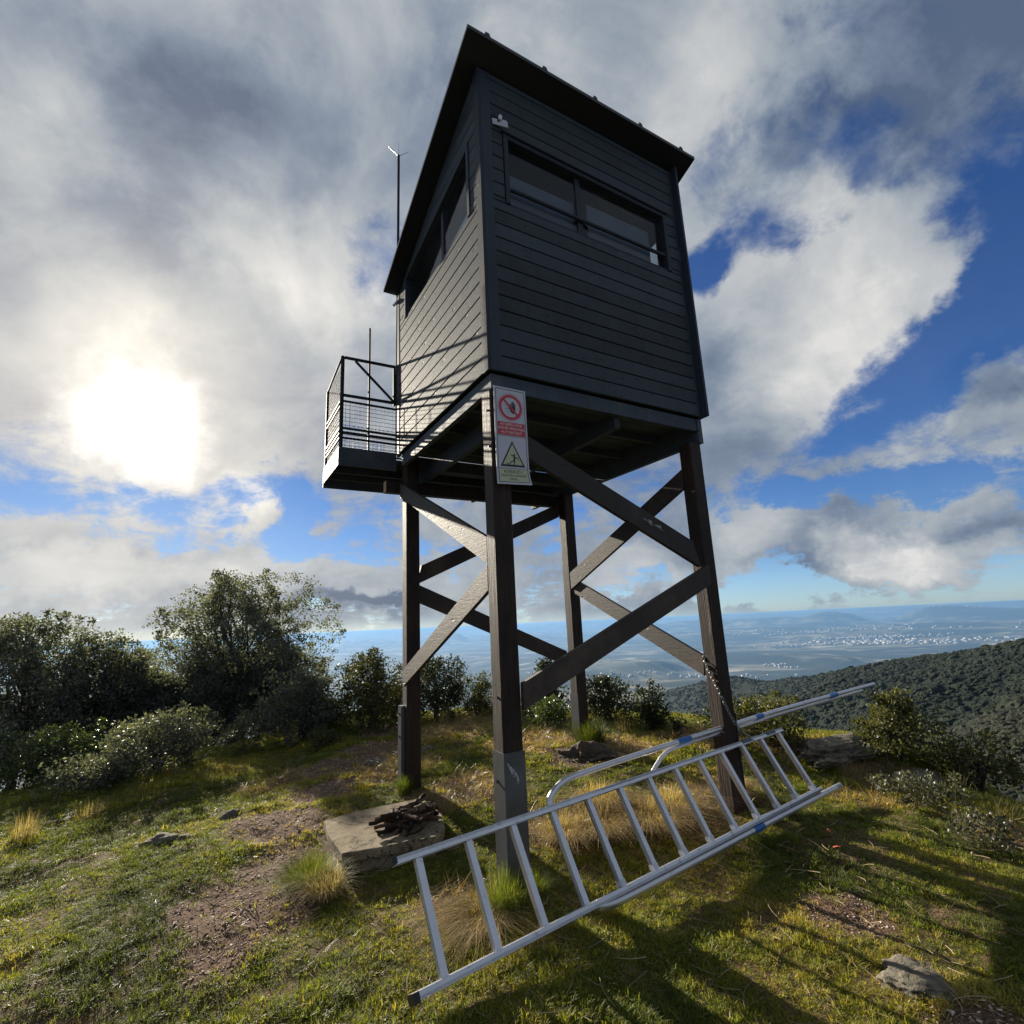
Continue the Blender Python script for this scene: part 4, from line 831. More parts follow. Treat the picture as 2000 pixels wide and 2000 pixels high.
rock('pale stone half buried beyond the near leg', .80, 3.55, (.14, .09, .06), 14, .0)
rock('pale pebble in the turf at the top of the brown path', -1.45, 2.75, (.09, .06, .05), 17, .0)
mound = tag(lumpy('earth_mound', mat_simple('trampled_earth', (.085, .062, .045), .95, 0, .6, 30, .03), (1.98, 1.72, GS(1.98, 1.72) - .03), (.34, .26, .13), 31, 5, .45), 'low bare earth mound between the far and near legs', 'mound')
def leaf_litter(label, x, y, s, seed):
    r = random.Random(seed); z = GS(x, y) + .05; pts = [(math.cos(a) * s * r.uniform(.5, 1.1), math.sin(a) * s * .6 * r.uniform(.6, 1.1), r.uniform(-.012, .014)) for a in [i * math.pi / 4 for i in range(8)]]
    mb = MB(); mb.add([(x, y, z + .008)] + [(x + a, y + b, z + c_) for a, b, c_ in pts], [(0, i + 1, (i + 1) % 8 + 1) for i in range(8)])
    mb.add([(x, y, z + .006)] + [(x + a, y + b, z + c_ - .002) for a, b, c_ in pts], [(0, (i + 1) % 8 + 1, i + 1) for i in range(8)])
    return tag(mb.build('dry_leaf', M['redleaf'], None, origin=(x, y, z)), label, 'leaf')
leaf_litter('red scrap of leaf between two ladder rungs by the right leg', 2.33, .13, .035, 1)
leaf_litter('red dry leaf in the shade below the ladder, nearer the ladder', 2.47, -.62, .032, 2)
leaf_litter('red dry leaf in the shade below the ladder, nearer the viewer', 2.28, -.78, .042, 3)
x, y = 2.467, 1.732; z = GS(x, y)
tag(MB().add([(x - .03, y, z - .02), (x + .03, y, z - .02), (x + .02, y + .02, z - .02), (x + .004, y + .006, z + .19)], [(0, 1, 3), (1, 2, 3), (2, 0, 3), (0, 2, 1)]).build('wooden_stake', M['strawstem'], None, origin=(x, y, z)), 'pale pointed wood splinter standing behind the ladder near the far leg', 'stake')

# ---------------------------------------------------------------- shrubs and small trees
def mesh_from(name, V, F, mat, tint=None, origin=None, parent=None, smooth=False, extra=None):
    me = bpy.data.meshes.new(name); k = F.shape[1]; o0 = np.array(origin if origin is not None else (0, 0, 0), float)
    me.vertices.add(len(V)); me.vertices.foreach_set('co', (V - o0).astype(np.float32).ravel()); me.loops.add(F.size); me.loops.foreach_set('vertex_index', F.astype(np.int32).ravel())
    me.polygons.add(len(F)); me.polygons.foreach_set('loop_start', (np.arange(len(F)) * k).astype(np.int32)); me.update(calc_edges=True)
    if smooth: me.polygons.foreach_set('use_smooth', np.ones(len(F), bool))
    for nm, val in (extra or {}).items() if extra else []: a = me.attributes.new(nm, 'FLOAT', 'POINT'); a.data.foreach_set('value', val.astype(np.float32))
    if tint is not None: a = me.attributes.new('tint', 'FLOAT', 'POINT'); a.data.foreach_set('value', tint.astype(np.float32))
    if mat is not None: me.materials.append(mat)
    ob = bpy.data.objects.new(name, me); C.objects.link(ob); ob['o'] = tuple(o0)
    if parent is not None: ob.parent = parent
    elif origin is not None: ob.location = origin
    return ob
LEAFM = {'holm': mat_leaf('holm_oak_leaf', (.042, .050, .048), (.125, .134, .118), 'GEOMETRY', .62, .38, .12),
         'glint': mat_leaf('glossy_shrub_leaf', (.038, .046, .038), (.14, .150, .118), 'GEOMETRY', .50, .30, .25),
         'yellow': mat_leaf('olive_shrub_leaf', (.026, .030, .012), (.095, .098, .038), 'GEOMETRY', .50, .38, .25),
         'green': mat_leaf('fresh_green_leaf', (.016, .028, .009), (.055, .078, .022), 'GEOMETRY', .32, .35),
         'grey': mat_leaf('grey_herb_leaf', (.034, .036, .022), (.105, .105, .068), 'GEOMETRY', .5, .25),
         'pine': mat_leaf('dark_foliage', (.014, .020, .012), (.046, .055, .030), 'GEOMETRY', .5, .25, .2)}
def leaves(cen, rad, n_each, size, g, up=.3, droop=0.0):
    """leaf blades scattered round the clump centres; returns vertices, quads, tint"""
    n = len(cen) * n_each; c = np.repeat(cen, n_each, 0); r_ = np.repeat(rad, n_each)[:, None]
    p = g.normal(size=(n, 3)); p /= np.linalg.norm(p, axis=1)[:, None] + 1e-9; p *= (g.random((n, 1)) ** .45); p = c + p * r_ * np.array([1, 1, .85])
    ax = g.normal(size=(n, 3)); ax[:, 2] += up; ax += (p - c) / r_ * .9; ax /= np.linalg.norm(ax, axis=1)[:, None]
    sd = np.cross(ax, g.normal(size=(n, 3))); sd /= np.linalg.norm(sd, axis=1)[:, None]; nn = np.cross(ax, sd)
    L = size * g.uniform(.45, 1.4, (n, 1)); wd = L * g.uniform(.20, .34, (n, 1))
    v = np.stack([p, p + ax * L * .5 + sd * wd + nn * L * .06, p + ax * L, p + ax * L * .5 - sd * wd + nn * L * .06], 1).reshape(-1, 3)
    f = np.arange(n * 4).reshape(-1, 4); t = np.repeat(np.clip(g.normal(.45, .22, n), 0, 1), 4); return v, f, t
def shrub(name, label, x, y, hw, ztop, leaf='holm', size=.045, dens=1.0, seed=0, shape='round', group=None, cat='shrub', zb=None, up=.3, low=.12, clump=.17):
    g = np.random.default_rng(seed + 100); r = random.Random(seed); zb = GS(x, y) - .05 if zb is None else zb; h = ztop - zb
    root = tag(empty(name, (x, y, zb)), label, cat, group)
    nc = int(max(10, 30 * dens * (hw * 2) * h / (.45)))
    cs = []; rs = []
    lob = [(r.uniform(0, 6.28), r.uniform(.55, .95), r.uniform(.22, .45)) for _ in range(7)]
    while len(cs) < nc:
        th = g.uniform(0, 2 * math.pi); u = g.uniform(-.95, 1); q = g.random() ** .30
        w_ = math.sqrt(max(0, 1 - abs(u) ** 2.3)); lump = .80 + .30 * math.sin(th * 3 + lob[0][0] + u * 2) * .5 + .22 * math.sin(th * 5 + u * 4 + lob[1][0])
        if shape == 'umbrella': w_ = (.45 + .75 * (u + 1) / 2) * math.sqrt(max(0, 1 - max(0, u) ** 2.6)); w_ = min(w_, 1)
        if shape == 'cone': w_ = max(.05, (1 - (u + 1) / 2) ** .75)
        px = x + math.cos(th) * hw * w_ * q * lump; py = y + math.sin(th) * hw * w_ * q * lump; pz = zb + h * (low + (1 - low) * ((u * lump * .97 + 1) / 2)) 
        k = clump * r.uniform(.55, 1.15) * min(1, .5 + hw)
        if pz + k * .6 > ztop: pz = ztop - k * .6 - r.uniform(0, .06) * h
        cs.append((px, py, pz)); rs.append(k)
    for i in range(max(3, nc // 6)):                    # sprigs that break the outline
        a = cs[r.randrange(nc)]; dx, dy, dz = a[0] - x, a[1] - y, a[2] - zb - h * .35; L = math.sqrt(dx * dx + dy * dy + dz * dz) + 1e-6; e = r.uniform(.06, .16) * h / max(1, h * .7)
        cs.append((a[0] + dx / L * e, a[1] + dy / L * e, min(a[2] + max(dz, 0) / L * e + .02, ztop + .02))); rs.append(clump * .33)
    cs = np.array(cs); rs = np.array(rs); n_each = int(46 * (.045 / size) ** 1.2 * (clump / .17) ** 1.3)
    v, f, t = leaves(cs, rs, n_each, size, g, up)
    # tint varies leaf by leaf at random, alike at the tips and inside
    mesh_from('crown', v, f, LEAFM[leaf], t, tuple(root['o']), root)
    mb = MB(); nt = 1 if shape in ('umbrella', 'cone') else r.randint(2, 4); idx = list(range(nc)); r.shuffle(idx); tops = []
    for k in range(nt):
        bx, by = x + r.uniform(-.06, .06) * (nt > 1), y + r.uniform(-.06, .06) * (nt > 1); tx, ty, tz = x + r.uniform(-.25, .25) * hw, y + r.uniform(-.25, .25) * hw, zb + h * r.uniform(.38, .5)
        R0 = .018 + .035 * h; R0 = .01 if leaf == 'grey' else R0; mb.tube([(bx, by, zb - .05), (bx + (tx - bx) * .4 + r.uniform(-.03, .03), by + (ty - by) * .4, zb + (tz - zb) * .45), (tx, ty, tz)], [R0 * .55, R0 * .42, R0 * .28], 7); tops.append((tx, ty, tz))
    for i in idx[:0 if leaf == 'grey' else min(nc, 16 + int(14 * h))]:
        a = tops[r.randrange(len(tops))]; b = cs[i]; m_ = [(a[j] + b[j]) / 2 + r.uniform(-.05, .05) * h for j in range(3)]
        mb.tube([a, m_, b], [.010 + .006 * h, .007 + .003 * h, .003], 5, False)
    mb.build('trunk', M['bark'], root, True); return root
S_ = shrub
S_('holm_oak', 'tall round-crowned holm oak at the left, taller than every shrub around', -1.02, 10.76, 2.03, 2.95, 'holm', .058, .85, 1, 'round', None, 'tree', low=.20, clump=.23)
S_('holm_oak', 'broad dense oak bush cut by the left edge of the photo', -4.75, 10.55, 1.61, 2.10, 'holm', .060, 1.15, 2, cat='tree', low=.02, clump=.24)
S_('holm_oak', 'oak bush just right of the one at the left edge, sloping down', -3.49, 10.41, 0.98, 1.71, 'holm', .060, 1.2, 3, cat='tree', low=.02, clump=.24)
S_('holm_oak', 'distant small oak crown in the gap between the two left oaks', -3.05, 13.63, 0.63, 1.31, 'holm', .062, 1.1, 4, cat='tree', clump=.24)
S_('shrub', 'dark bush at the foot of the gap left of the tall oak', -2.79, 10.55, 0.92, 0.81, 'holm', .062, 1.9, 5, low=.0, clump=.24)
S_('shrub', 'tall mixed bush filling the shade left under the tall oak', -1.74, 10.55, 0.98, 1.02, 'holm', .062, 1.9, 6, low=.0, clump=.24)
S_('shrub', 'dark bush under the right side of the tall oak', -0.20, 10.97, 1.19, 1.16, 'holm', .062, 1.8, 7, low=.0, clump=.24)
S_('shrub', 'glossy-leaved bush glittering in the sun in front of the left oaks', -2.19, 5.60, 0.81, 0.56, 'glint', .040, 2.0, 8, low=.0)
S_('shrub', 'low glittering sprawl of leaves left below the glossy bush', -2.83, 5.10, 0.56, 0.18, 'glint', .036, 2.0, 9, low=.0)
S_('shrub', 'low green bush behind the glittering sprawl at far left', -3.37, 6.22, 0.69, 0.41, 'green', .035, 1.9, 10, low=.0)
S_('shrub', 'grey leafy bush between the tall oak and the olive-yellow shrub', -.36, 5.85, .70, .95, 'holm', .042, 2.0, 11, low=.0)
S_('shrub', 'dark low bush filling the left edge below the broad oak bush', -4.45, 6.7, .95, .55, 'holm', .050, 1.6, 281, low=.0)
S_('shrub', 'low dark bush between the olive-yellow bush and the left leg', 1.15, 6.1, .55, .55, 'pine', .042, 1.7, 291, low=.0)
S_('shrub', 'low olive scrub in the dip between the grey bush and the olive-yellow bush', .12, 6.2, .50, .50, 'yellow', .042, 1.7, 292, low=.0)
S_('shrub', 'low brownish scrub at the crest left of the near leg', 2.65, 5.0, .42, .32, 'yellow', .038, 1.6, 293, low=.0)
S_('shrub', 'small tuft of leaves low in front of the tall oak', -1.16, 6.1, .35, .42, 'grey', .04, 1.2, 12)
S_('shrub', 'olive-yellow bush standing left of the left-hand leg', .60, 5.45, .58, 1.14, 'yellow', .040, 2.2, 13, low=.0)
S_('shrub', 'dark bush seen just right of the left-hand leg', 1.70, 5.50, .64, 1.0, 'pine', .042, 2.1, 14, 'round', low=.0)
S_('shrub', 'thin feathery bush left of the near leg', 2.3, 5.1, .34, .70, 'yellow', .038, 1.5, 15, low=.0)
S_('shrub', 'rounded mossy yellow-green cushion at the foot of the left bushes', -.29, 4.84, .25, .17, 'yellow', .025, 2.2, 16)
S_('shrub', 'dark shrub with a lone tall sprig behind the far leg', 3.05, 4.1, .46, .90, 'pine', .045, 1.5, 17, 'cone', low=.0)
S_('shrub', 'bright green leafy shrub seen below the long front brace', 2.55, 3.35, .36, .42, 'green', .038, 2.0, 18, low=.0)
S_('shrub', 'broad dark shrub right of the far leg', 3.46, 3.05, .50, .66, 'pine', .045, 2.0, 19, low=.0)
S_('shrub', 'narrow upright dark shrub halfway between far and right legs', 3.50, 2.22, .19, .64, 'pine', .040, 3.0, 20, 'round', clump=.14, low=.0)
S_('shrub', 'small dark shrub right of the narrow upright one', 3.56, 1.86, .12, .24, 'pine', .035, 2.2, 21, clump=.1)
S_('shrub', 'olive shrub behind the chained right-hand leg', 4.10, .92, .44, .50, 'yellow', .040, 1.9, 22, low=.0)
S_('shrub', 'dark shrub just left of the olive one, behind the ladder', 4.15, 1.55, .42, .44, 'pine', .040, 1.9, 221, low=.0)
S_('shrub', 'large pointed olive bush on the slope beyond the ladder\'s tip', 5.05, -.02, .66, .54, 'yellow', .040, 1.4, 23, 'cone', up=.8, low=.0)
S_('shrub', 'lower bush at the right foot of the large pointed olive bush', 5.20, -.62, .42, .16, 'yellow', .038, 1.5, 24, up=.6, low=.0)
S_('shrub', 'low grey herb clump on the right rim of the hilltop', 3.75, -.72, .36, .02, 'grey', .030, 2.0, 25, up=.9, clump=.12)
S_('shrub', 'grey-green herb clump nearer the viewer on the right rim', 3.30, -1.30, .30, -.07, 'grey', .030, 2.0, 26, up=.9, clump=.12)
S_('shrub', 'reddish-brown low bush at the hill edge behind the ladder', 4.15, .60, .24, .02, 'grey', .028, 1.6, 27, clump=.1)

# ---------------------------------------------------------------- grass, straw and gravel
def gn_scatter(name, pts, rot, scl, tint, pick, sources, label=None):
    me = bpy.data.meshes.new(name); n = len(pts); me.vertices.add(n); me.vertices.foreach_set('co', pts.astype(np.float32).ravel())
    for nm, typ, val, key in (('rot', 'FLOAT_VECTOR', rot, 'vector'), ('scl', 'FLOAT_VECTOR', scl, 'vector'), ('tint', 'FLOAT', tint, 'value'), ('pick', 'INT', pick, 'value')):
        a = me.attributes.new(nm, typ, 'POINT'); a.data.foreach_set(key, (val.astype(np.int32) if typ == 'INT' else val.astype(np.float32)).ravel())
    ob = bpy.data.objects.new(name, me); C.objects.link(ob)
    ng = bpy.data.node_groups.new(name, 'GeometryNodeTree'); ng.interface.new_socket('Geometry', in_out='INPUT', socket_type='NodeSocketGeometry'); ng.interface.new_socket('Geometry', in_out='OUTPUT', socket_type='NodeSocketGeometry')
    N, Lk = ng.nodes, ng.links; gi = N.new('NodeGroupInput'); go = N.new('NodeGroupOutput'); jn = N.new('GeometryNodeJoinGeometry')
    for s in reversed(sources):
        oi = N.new('GeometryNodeObjectInfo'); oi.inputs[0].default_value = s; oi.inputs['As Instance'].default_value = True; Lk.new(oi.outputs['Geometry'], jn.inputs[0])
    ip = N.new('GeometryNodeInstanceOnPoints'); Lk.new(gi.outputs[0], ip.inputs['Points']); Lk.new(jn.outputs[0], ip.inputs['Instance']); ip.inputs['Pick Instance'].default_value = True
    def na(nm, typ): a = N.new('GeometryNodeInputNamedAttribute'); a.data_type = typ; a.inputs['Name'].default_value = nm; return a.outputs['Attribute']
    e = N.new('FunctionNodeEulerToRotation'); Lk.new(na('rot', 'FLOAT_VECTOR'), e.inputs[0]); Lk.new(e.outputs[0], ip.inputs['Rotation']); Lk.new(na('scl', 'FLOAT_VECTOR'), ip.inputs['Scale']); Lk.new(na('pick', 'INT'), ip.inputs['Instance Index'])
    Lk.new(ip.outputs[0], go.inputs[0]); md = ob.modifiers.new('scatter', 'NODES'); md.node_group = ng
    tag(ob, label, None, None, 'stuff'); return ob
def hidden(name, V, F, mat, extra=None, smooth=False):
    me = bpy.data.meshes.new(name); me.from_pydata([tuple(p) for p in V], [], [tuple(f) for f in F]); me.update()
    if extra is not None: a = me.attributes.new('along', 'FLOAT', 'POINT'); a.data.foreach_set('value', np.array(extra, np.float32))
    if smooth: me.polygons.foreach_set('use_smooth', [True] * len(me.polygons))
    me.materials.append(mat); return bpy.data.objects.new(name, me)          # a source for scattering, never linked to the scene
def tuft(name, n, hgt, spread, width, lean, mat, seed, segs=3, curl=.5):
    r = random.Random(seed); V, F, A = [], [], []
    for i in range(n):
        a = r.uniform(0, 6.283); q = spread * math.sqrt(r.random()); bx, by = math.cos(a) * q, math.sin(a) * q; h = hgt * r.uniform(.45, 1.1); a2 = a + r.gauss(0, .9); l = lean * r.uniform(.3, 1.4); w = width * r.uniform(.7, 1.3); px, py = -math.sin(a2), math.cos(a2); b = len(V)
        for k in range(segs + 1):
            t = k / segs; off = h * l * (t ** (1 + curl)); z = h * (t - .35 * l * t * t); ww = w * (1 - t * .85)
            cx_, cy_ = bx + math.cos(a2) * off, by + math.sin(a2) * off
            if k < segs: V += [(cx_ - px * ww, cy_ - py * ww, z), (cx_ + px * ww, cy_ + py * ww, z)]; A += [t, t]
            else: V.append((cx_, cy_, z)); A.append(1.0)
        for k in range(segs - 1): F.append((b + 2 * k, b + 2 * k + 1, b + 2 * k + 3, b + 2 * k + 2))
        F.append((b + 2 * segs - 2, b + 2 * segs - 1, b + 2 * segs))
    return hidden(name, V, F, mat, A)
MG = mat_blades('turf_blade', [(0, (.030, .055, .008)), (.3, (.10, .15, .015)), (.55, (.24, .25, .022)), (.78, (.34, .28, .055)), (1, (.45, .34, .16))], .55, .48, .22)
MS = mat_blades('straw_blade', [(0, (.06, .055, .018)), (.3, (.16, .11, .045)), (.65, (.30, .21, .11)), (1, (.48, .37, .22))], .40, .40, .5)
turf = [tuft('turf_a', 18, .027, .022, .0017, .8, MG, 1), tuft('turf_b', 20, .020, .028, .0020, 1.0, MG, 2), tuft('turf_c', 14, .034, .020, .0015, .7, MG, 3), tuft('turf_clover', 10, .016, .026, .0042, 1.3, MG, 4, 2)]
strawt = [tuft('straw_a', 9, .10, .030, .0013, 1.2, MS, 5, 4), tuft('straw_b', 7, .15, .040, .0014, 1.6, MS, 6, 4), tuft('straw_c', 10, .065, .035, .0015, 1.8, MS, 7, 3)]
def sample(n, rmax, power, g):
    """points on the hilltop, denser towards the viewer"""
    a = np.radians(g.uniform(-22, 92, n)); r_ = 1.1 + (rmax - 1.1) * g.random(n) ** power
    return CAM.x + r_ * np.sin(a), CAM.y + r_ * np.cos(a), r_
g = np.random.default_rng(5)
def blocked(x, y):
    b = (x > -.85) & (x < .03) & (y > .86) & (y < 1.75)
    for (a, c_) in ((-.01, .0), (2.21, .0), (.04, 2.13), (2.2, 2.13)): b |= (x > a) & (x < a + .17) & (y > c_) & (y < c_ + .16)
    return b
x, y, rr = sample(150000, 11.5, .86, g); dirt, straw, green = zones(x, y)
cl = fbm(x * 4.2, y * 4.2, 3, 71); keep = (g.random(len(x)) > dirt * .93) & (g.random(len(x)) > straw * .70) & ~blocked(x, y) & (g.random(len(x)) < .35 + 1.1 * cl) & (seg_dist(x, y, PLAT, True)[0] * ~inside(x, y, PLAT) < 1.5)
x, y, dirt, straw, green, cl, rr = [q[keep] for q in (x, y, dirt, straw, green, cl, rr)]; z = terrain(x, y)[0] - .004; n = len(x)
mid = fbm(x * 1.5, y * 1.5, 4, 77)
tint = np.clip(.14 + 1.15 * (mid - .30) + .18 * g.normal(size=n) * .8 - .16 * green + .40 * straw + .2 * dirt, 0, 1)
sc = (.65 + .9 * cl) * g.uniform(.7, 1.25, n) * np.where(rr > 6, 1.3, 1.0)
gn_scatter('turf', np.stack([x, y, z], -1), np.stack([g.normal(0, .15, n), g.normal(0, .15, n), g.uniform(0, 6.28, n)], -1), np.stack([sc * 1.15, sc * 1.15, sc], -1), tint, g.choice(4, n, p=[.33, .3, .17, .20]), turf)
x, y, rr = sample(60000, 11.5, .9, g); dirt, straw, green = zones(x, y)
pr = .17 + .83 * straw; keep = (g.random(len(x)) < pr * .55) & ~blocked(x, y) & (g.random(len(x)) > dirt * .8); x, y, straw, rr = [q[keep] for q in (x, y, straw, rr)]; z = terrain(x, y)[0]; n = len(x)
sc = g.uniform(.45, 1.15, n) * (.55 + .6 * straw)
gn_scatter('dry_straw', np.stack([x, y, z], -1), np.stack([g.normal(.1, .35, n), g.normal(.0, .35, n), g.uniform(0, 6.28, n)], -1), np.stack([sc, sc, sc * .85], -1), np.clip(.25 + .55 * fbm(x * 2, y * 2, 3, 91) + .15 * g.normal(size=n), 0, 1), g.choice(3, n), strawt)
# loose straws lying flat
sv = []
MSL = mat_blades('loose_straw', [(0, (.10, .075, .04)), (1, (.38, .30, .19))], .7, .1, .1)
def stem(seed, L, w): 
    r = random.Random(seed); V = []; F = []; bend = r.uniform(-.25, .25)
    for k in range(5): t = k / 4; V += [(L * (t - .5), bend * L * t * (1 - t) * 2 - w, w * .4), (L * (t - .5), bend * L * t * (1 - t) * 2 + w, w * .4), (L * (t - .5), bend * L * t * (1 - t) * 2, w * 2)]
    for k in range(4): b = 3 * k; F += [(b, b + 3, b + 5, b + 2), (b + 1, b + 2, b + 5, b + 4)]
    return hidden('straw_stem', V, F, MSL, [0] * len(V))
x, y, rr = sample(22000, 9.5, .9, g); dirt, straw, green = zones(x, y); keep = (g.random(len(x)) < .26 + .6 * straw + .12 * dirt) & ~blocked(x, y); x, y = x[keep], y[keep]; z = terrain(x, y)[0]; n = len(x)
sc = g.uniform(.5, 1.5, n)
gn_scatter('loose_straw', np.stack([x, y, z + g.uniform(.004, .028, n)], -1), np.stack([g.normal(0, .2, n), g.normal(0, .22, n), g.uniform(0, 6.28, n)], -1), np.stack([sc, sc, sc], -1), g.random(n), g.choice(3, n), [stem(1, .10, .0012), stem(2, .15, .0014), stem(3, .06, .0012)])
# stones and wood chips on the worn path
MC = mat_blades('path_chip', [(0, (.12, .075, .052)), (.4, (.27, .18, .13)), (.75, (.44, .34, .27)), (1, (.64, .56, .48))], .8, 0.0, .3)
def chip(seed, fl):
    r = random.Random(seed); V = [(math.cos(a) * r.uniform(.6, 1), math.sin(a) * r.uniform(.4, .8), -.4 * fl) for a in [i * 1.0472 for i in range(6)]] + [(math.cos(a) * r.uniform(.4, .8), math.sin(a) * r.uniform(.3, .6), fl * r.uniform(.5, 1)) for a in [i * 1.0472 + .3 for i in range(6)]]
    F = [(i, (i + 1) % 6, 6 + (i + 1) % 6, 6 + i) for i in range(6)] + [(6, 7, 8, 9, 10, 11)]; return hidden('chip', V, F, MC, [0] * 12)
x, y, rr = sample(150000, 9.5, .85, g); dirt, straw, green = zones(x, y); keep = (g.random(len(x)) < dirt * .9 + .015) & ~blocked(x, y); x, y, rr = x[keep], y[keep], rr[keep]; z = terrain(x, y)[0]; n = len(x)
sc = .0045 + .011 * g.random(n) ** 3.2 
gn_scatter('gravel', np.stack([x, y, z + .002], -1), np.stack([g.normal(0, .35, n), g.normal(0, .35, n), g.uniform(0, 6.28, n)], -1), np.stack([sc * g.uniform(1, 1.7, n), sc, sc], -1), np.clip(g.normal(.45, .25, n), 0, 1), g.choice(4, n), [chip(1, .18), chip(2, .3), chip(3, .12), chip(4, .25)])

# single tussocks one can point at
def tussock(label, x, y, rad, hgt, n, seed, mat, lean=(0, 0), wd=.0016, tint=(.3, .2)):
    r = random.Random(seed); V = []; F = []; T = []; z0 = GS(x, y) - .01
    for i in range(n):
        a = r.uniform(0, 6.283); q = rad * .55 * math.sqrt(r.random()); bx, by = x + math.cos(a) * q, y + math.sin(a) * q; h = hgt * r.uniform(.45, 1.05); out = rad * r.uniform(.1, 1.1) * (.4 + q / rad); dx, dy = math.cos(a + r.gauss(0, .5)) * out + lean[0] * h, math.sin(a + r.gauss(0, .5)) * out + lean[1] * h
        L = math.hypot(dx, dy) + 1e-6; px, py = -dy / L, dx / L; b = len(V); w = wd * r.uniform(.7, 1.3); tt = min(1, max(0, r.gauss(*tint)))
        for k in range(5):
            t = k / 4; ww = w * (1 - .85 * t) 
            cx_, cy_, cz = bx + dx * t ** 1.8, by + dy * t ** 1.8, z0 + h * (1 - (1 - t) ** 1.25 * 1.0) * (1 - .30 * t * t * min(1.2, L / h))
            V += [(cx_ - px * ww, cy_ - py * ww, cz), (cx_ + px * ww, cy_ + py * ww, cz)]; T += [tt, tt]
        for k in range(4): F.append((b + 2 * k, b + 2 * k + 1, b + 2 * k + 3, b + 2 * k + 2))
    return tag(mesh_from('grass_tussock', np.array(V), np.array(F), mat, np.array(T), (x, y, z0)), label, 'grass tussock')
TG = mat_leaf('tussock_green', (.030, .050, .010), (.11, .13, .025), 'GEOMETRY', .5, .45, .15); TY = mat_leaf('tussock_straw', (.13, .105, .055), (.38, .29, .165), 'GEOMETRY', .5, .42, .15)
tussock('big olive tussock leaning on the foot of the far leg', 2.28, 2.05, .30, .34, 900, 1, TG, (-.25, -.1), .0018, (.45, .25))
tussock('dark shaded tussock in front of the far leg, beside the mound', 2.38, 2.18, .34, .26, 700, 2, TG, (.2, -.2), .0018, (.2, .2))
tussock('long green and straw tussock against the left side of the slab', -1.04, 1.02, .28, .20, 1500, 3, TG, (-.15, -.1), .0015, (.55, .3))
tussock('pale tussock at the near left corner of the slab', -.98, .78, .22, .20, 800, 4, TY, (-.2, -.2), .0014, (.35, .25))
tussock('green tussock hugging the foot of the near leg', -.06, -.06, .22, .26, 1000, 5, TG, (-.1, -.25), .0014, (.6, .25))
tussock('combed blond tussock spilling left below the ladder by the near leg', -.24, -.04, .34, .13, 1500, 6, TY, (-1.3, -.9), .0014, (.4, .3))
tussock('green tussock at the foot of the left-hand leg', .02, 2.10, .13, .20, 500, 7, TG, (0, -.1), .0015, (.4, .25))
tussock('short green tussock right of the near leg behind the ladder', .22, .02, .15, .15, 500, 71, TG, (.1, -.1), .0014, (.5, .25))
for k, (tx, ty, s_, lb) in enumerate(((1.12, .45, 1.0, 'blond flattened straw clump behind the middle rungs of the ladder'), (1.5, .30, 1.1, 'brightest blond straw clump under the tower, centre of the straw bank'), (1.85, .38, 1.0, 'blond straw clump left of the right-hand leg'), (.78, .50, .9, 'reddish straw clump nearest the near leg'), (1.35, .75, 1.0, 'straw clump at the back of the straw bank'), (2.62, .35, .8, 'short straw clump right of the right-hand leg'))):
    tussock(lb, tx, ty, .34 * s_, .20 * s_, 1500, 30 + k, TY, (-.55, -.75), .0015, (.55, .3))
for k, (tx, ty, h_, n_, lb) in enumerate(((3.2, 3.35, .42, 60, 'sheaf of tall dry stalks between the far leg and the dark shrubs'), (1.6, 4.9, .30, 160, 'straw-coloured grass fan between left and near legs in the distance'), (1.05, 5.2, .22, 120, 'low pale grass at the hill crest right of the left leg'), (4.3, -.75, .30, 45, 'thin dry stalks on the right rim below the forested ridge'), (3.85, -1.2, .26, 60, 'blond stalks at the right edge of the hilltop'), (3.1, 2.4, .2, 160, 'brown grass clump left of the narrow upright shrub'), (-3.1, 3.6, .26, 260, 'blurred brown grass clump at the left edge'), (-2.7, 4.0, .2, 200, 'brown grass in front of the glittering sprawl'), (4.2, .15, .16, 220, 'brown grass clump against the pale outcrop'), (3.6, -1.9, .14, 300, 'dry grass fringe at the lower right rim'))):
    tussock(lb, tx, ty, .18, h_, n_, 50 + k, TY, (0, 0), .0013, (.35, .3))
x, y = -2.12, 1.44; z = GS(x, y) + .045
tag(MB().tube([(x - .20, y + .02, z), (x, y, z + .01), (x + .10, y + .16, z + .02)], .0016, 5).build('twig', M['strawstem'], None, origin=(x, y, z)), 'bent pale dry stem lying on the turf at lower left', 'dry stem')
tag(MB().add([(.62, -2.45, GS(.62, -2.45) + .03), (.66, -2.49, GS(.62, -2.45) + .03), (.72, -2.62, GS(.62, -2.45) + .035), (.65, -2.60, GS(.62, -2.45) + .045)], [(0, 1, 2, 3), (3, 2, 1, 0)]).build('wood_chip', M['strawstem'], None, origin=(.66, -2.5, GS(.62, -2.45))), 'pale wood chip at the bottom edge of the photo', 'wood chip')

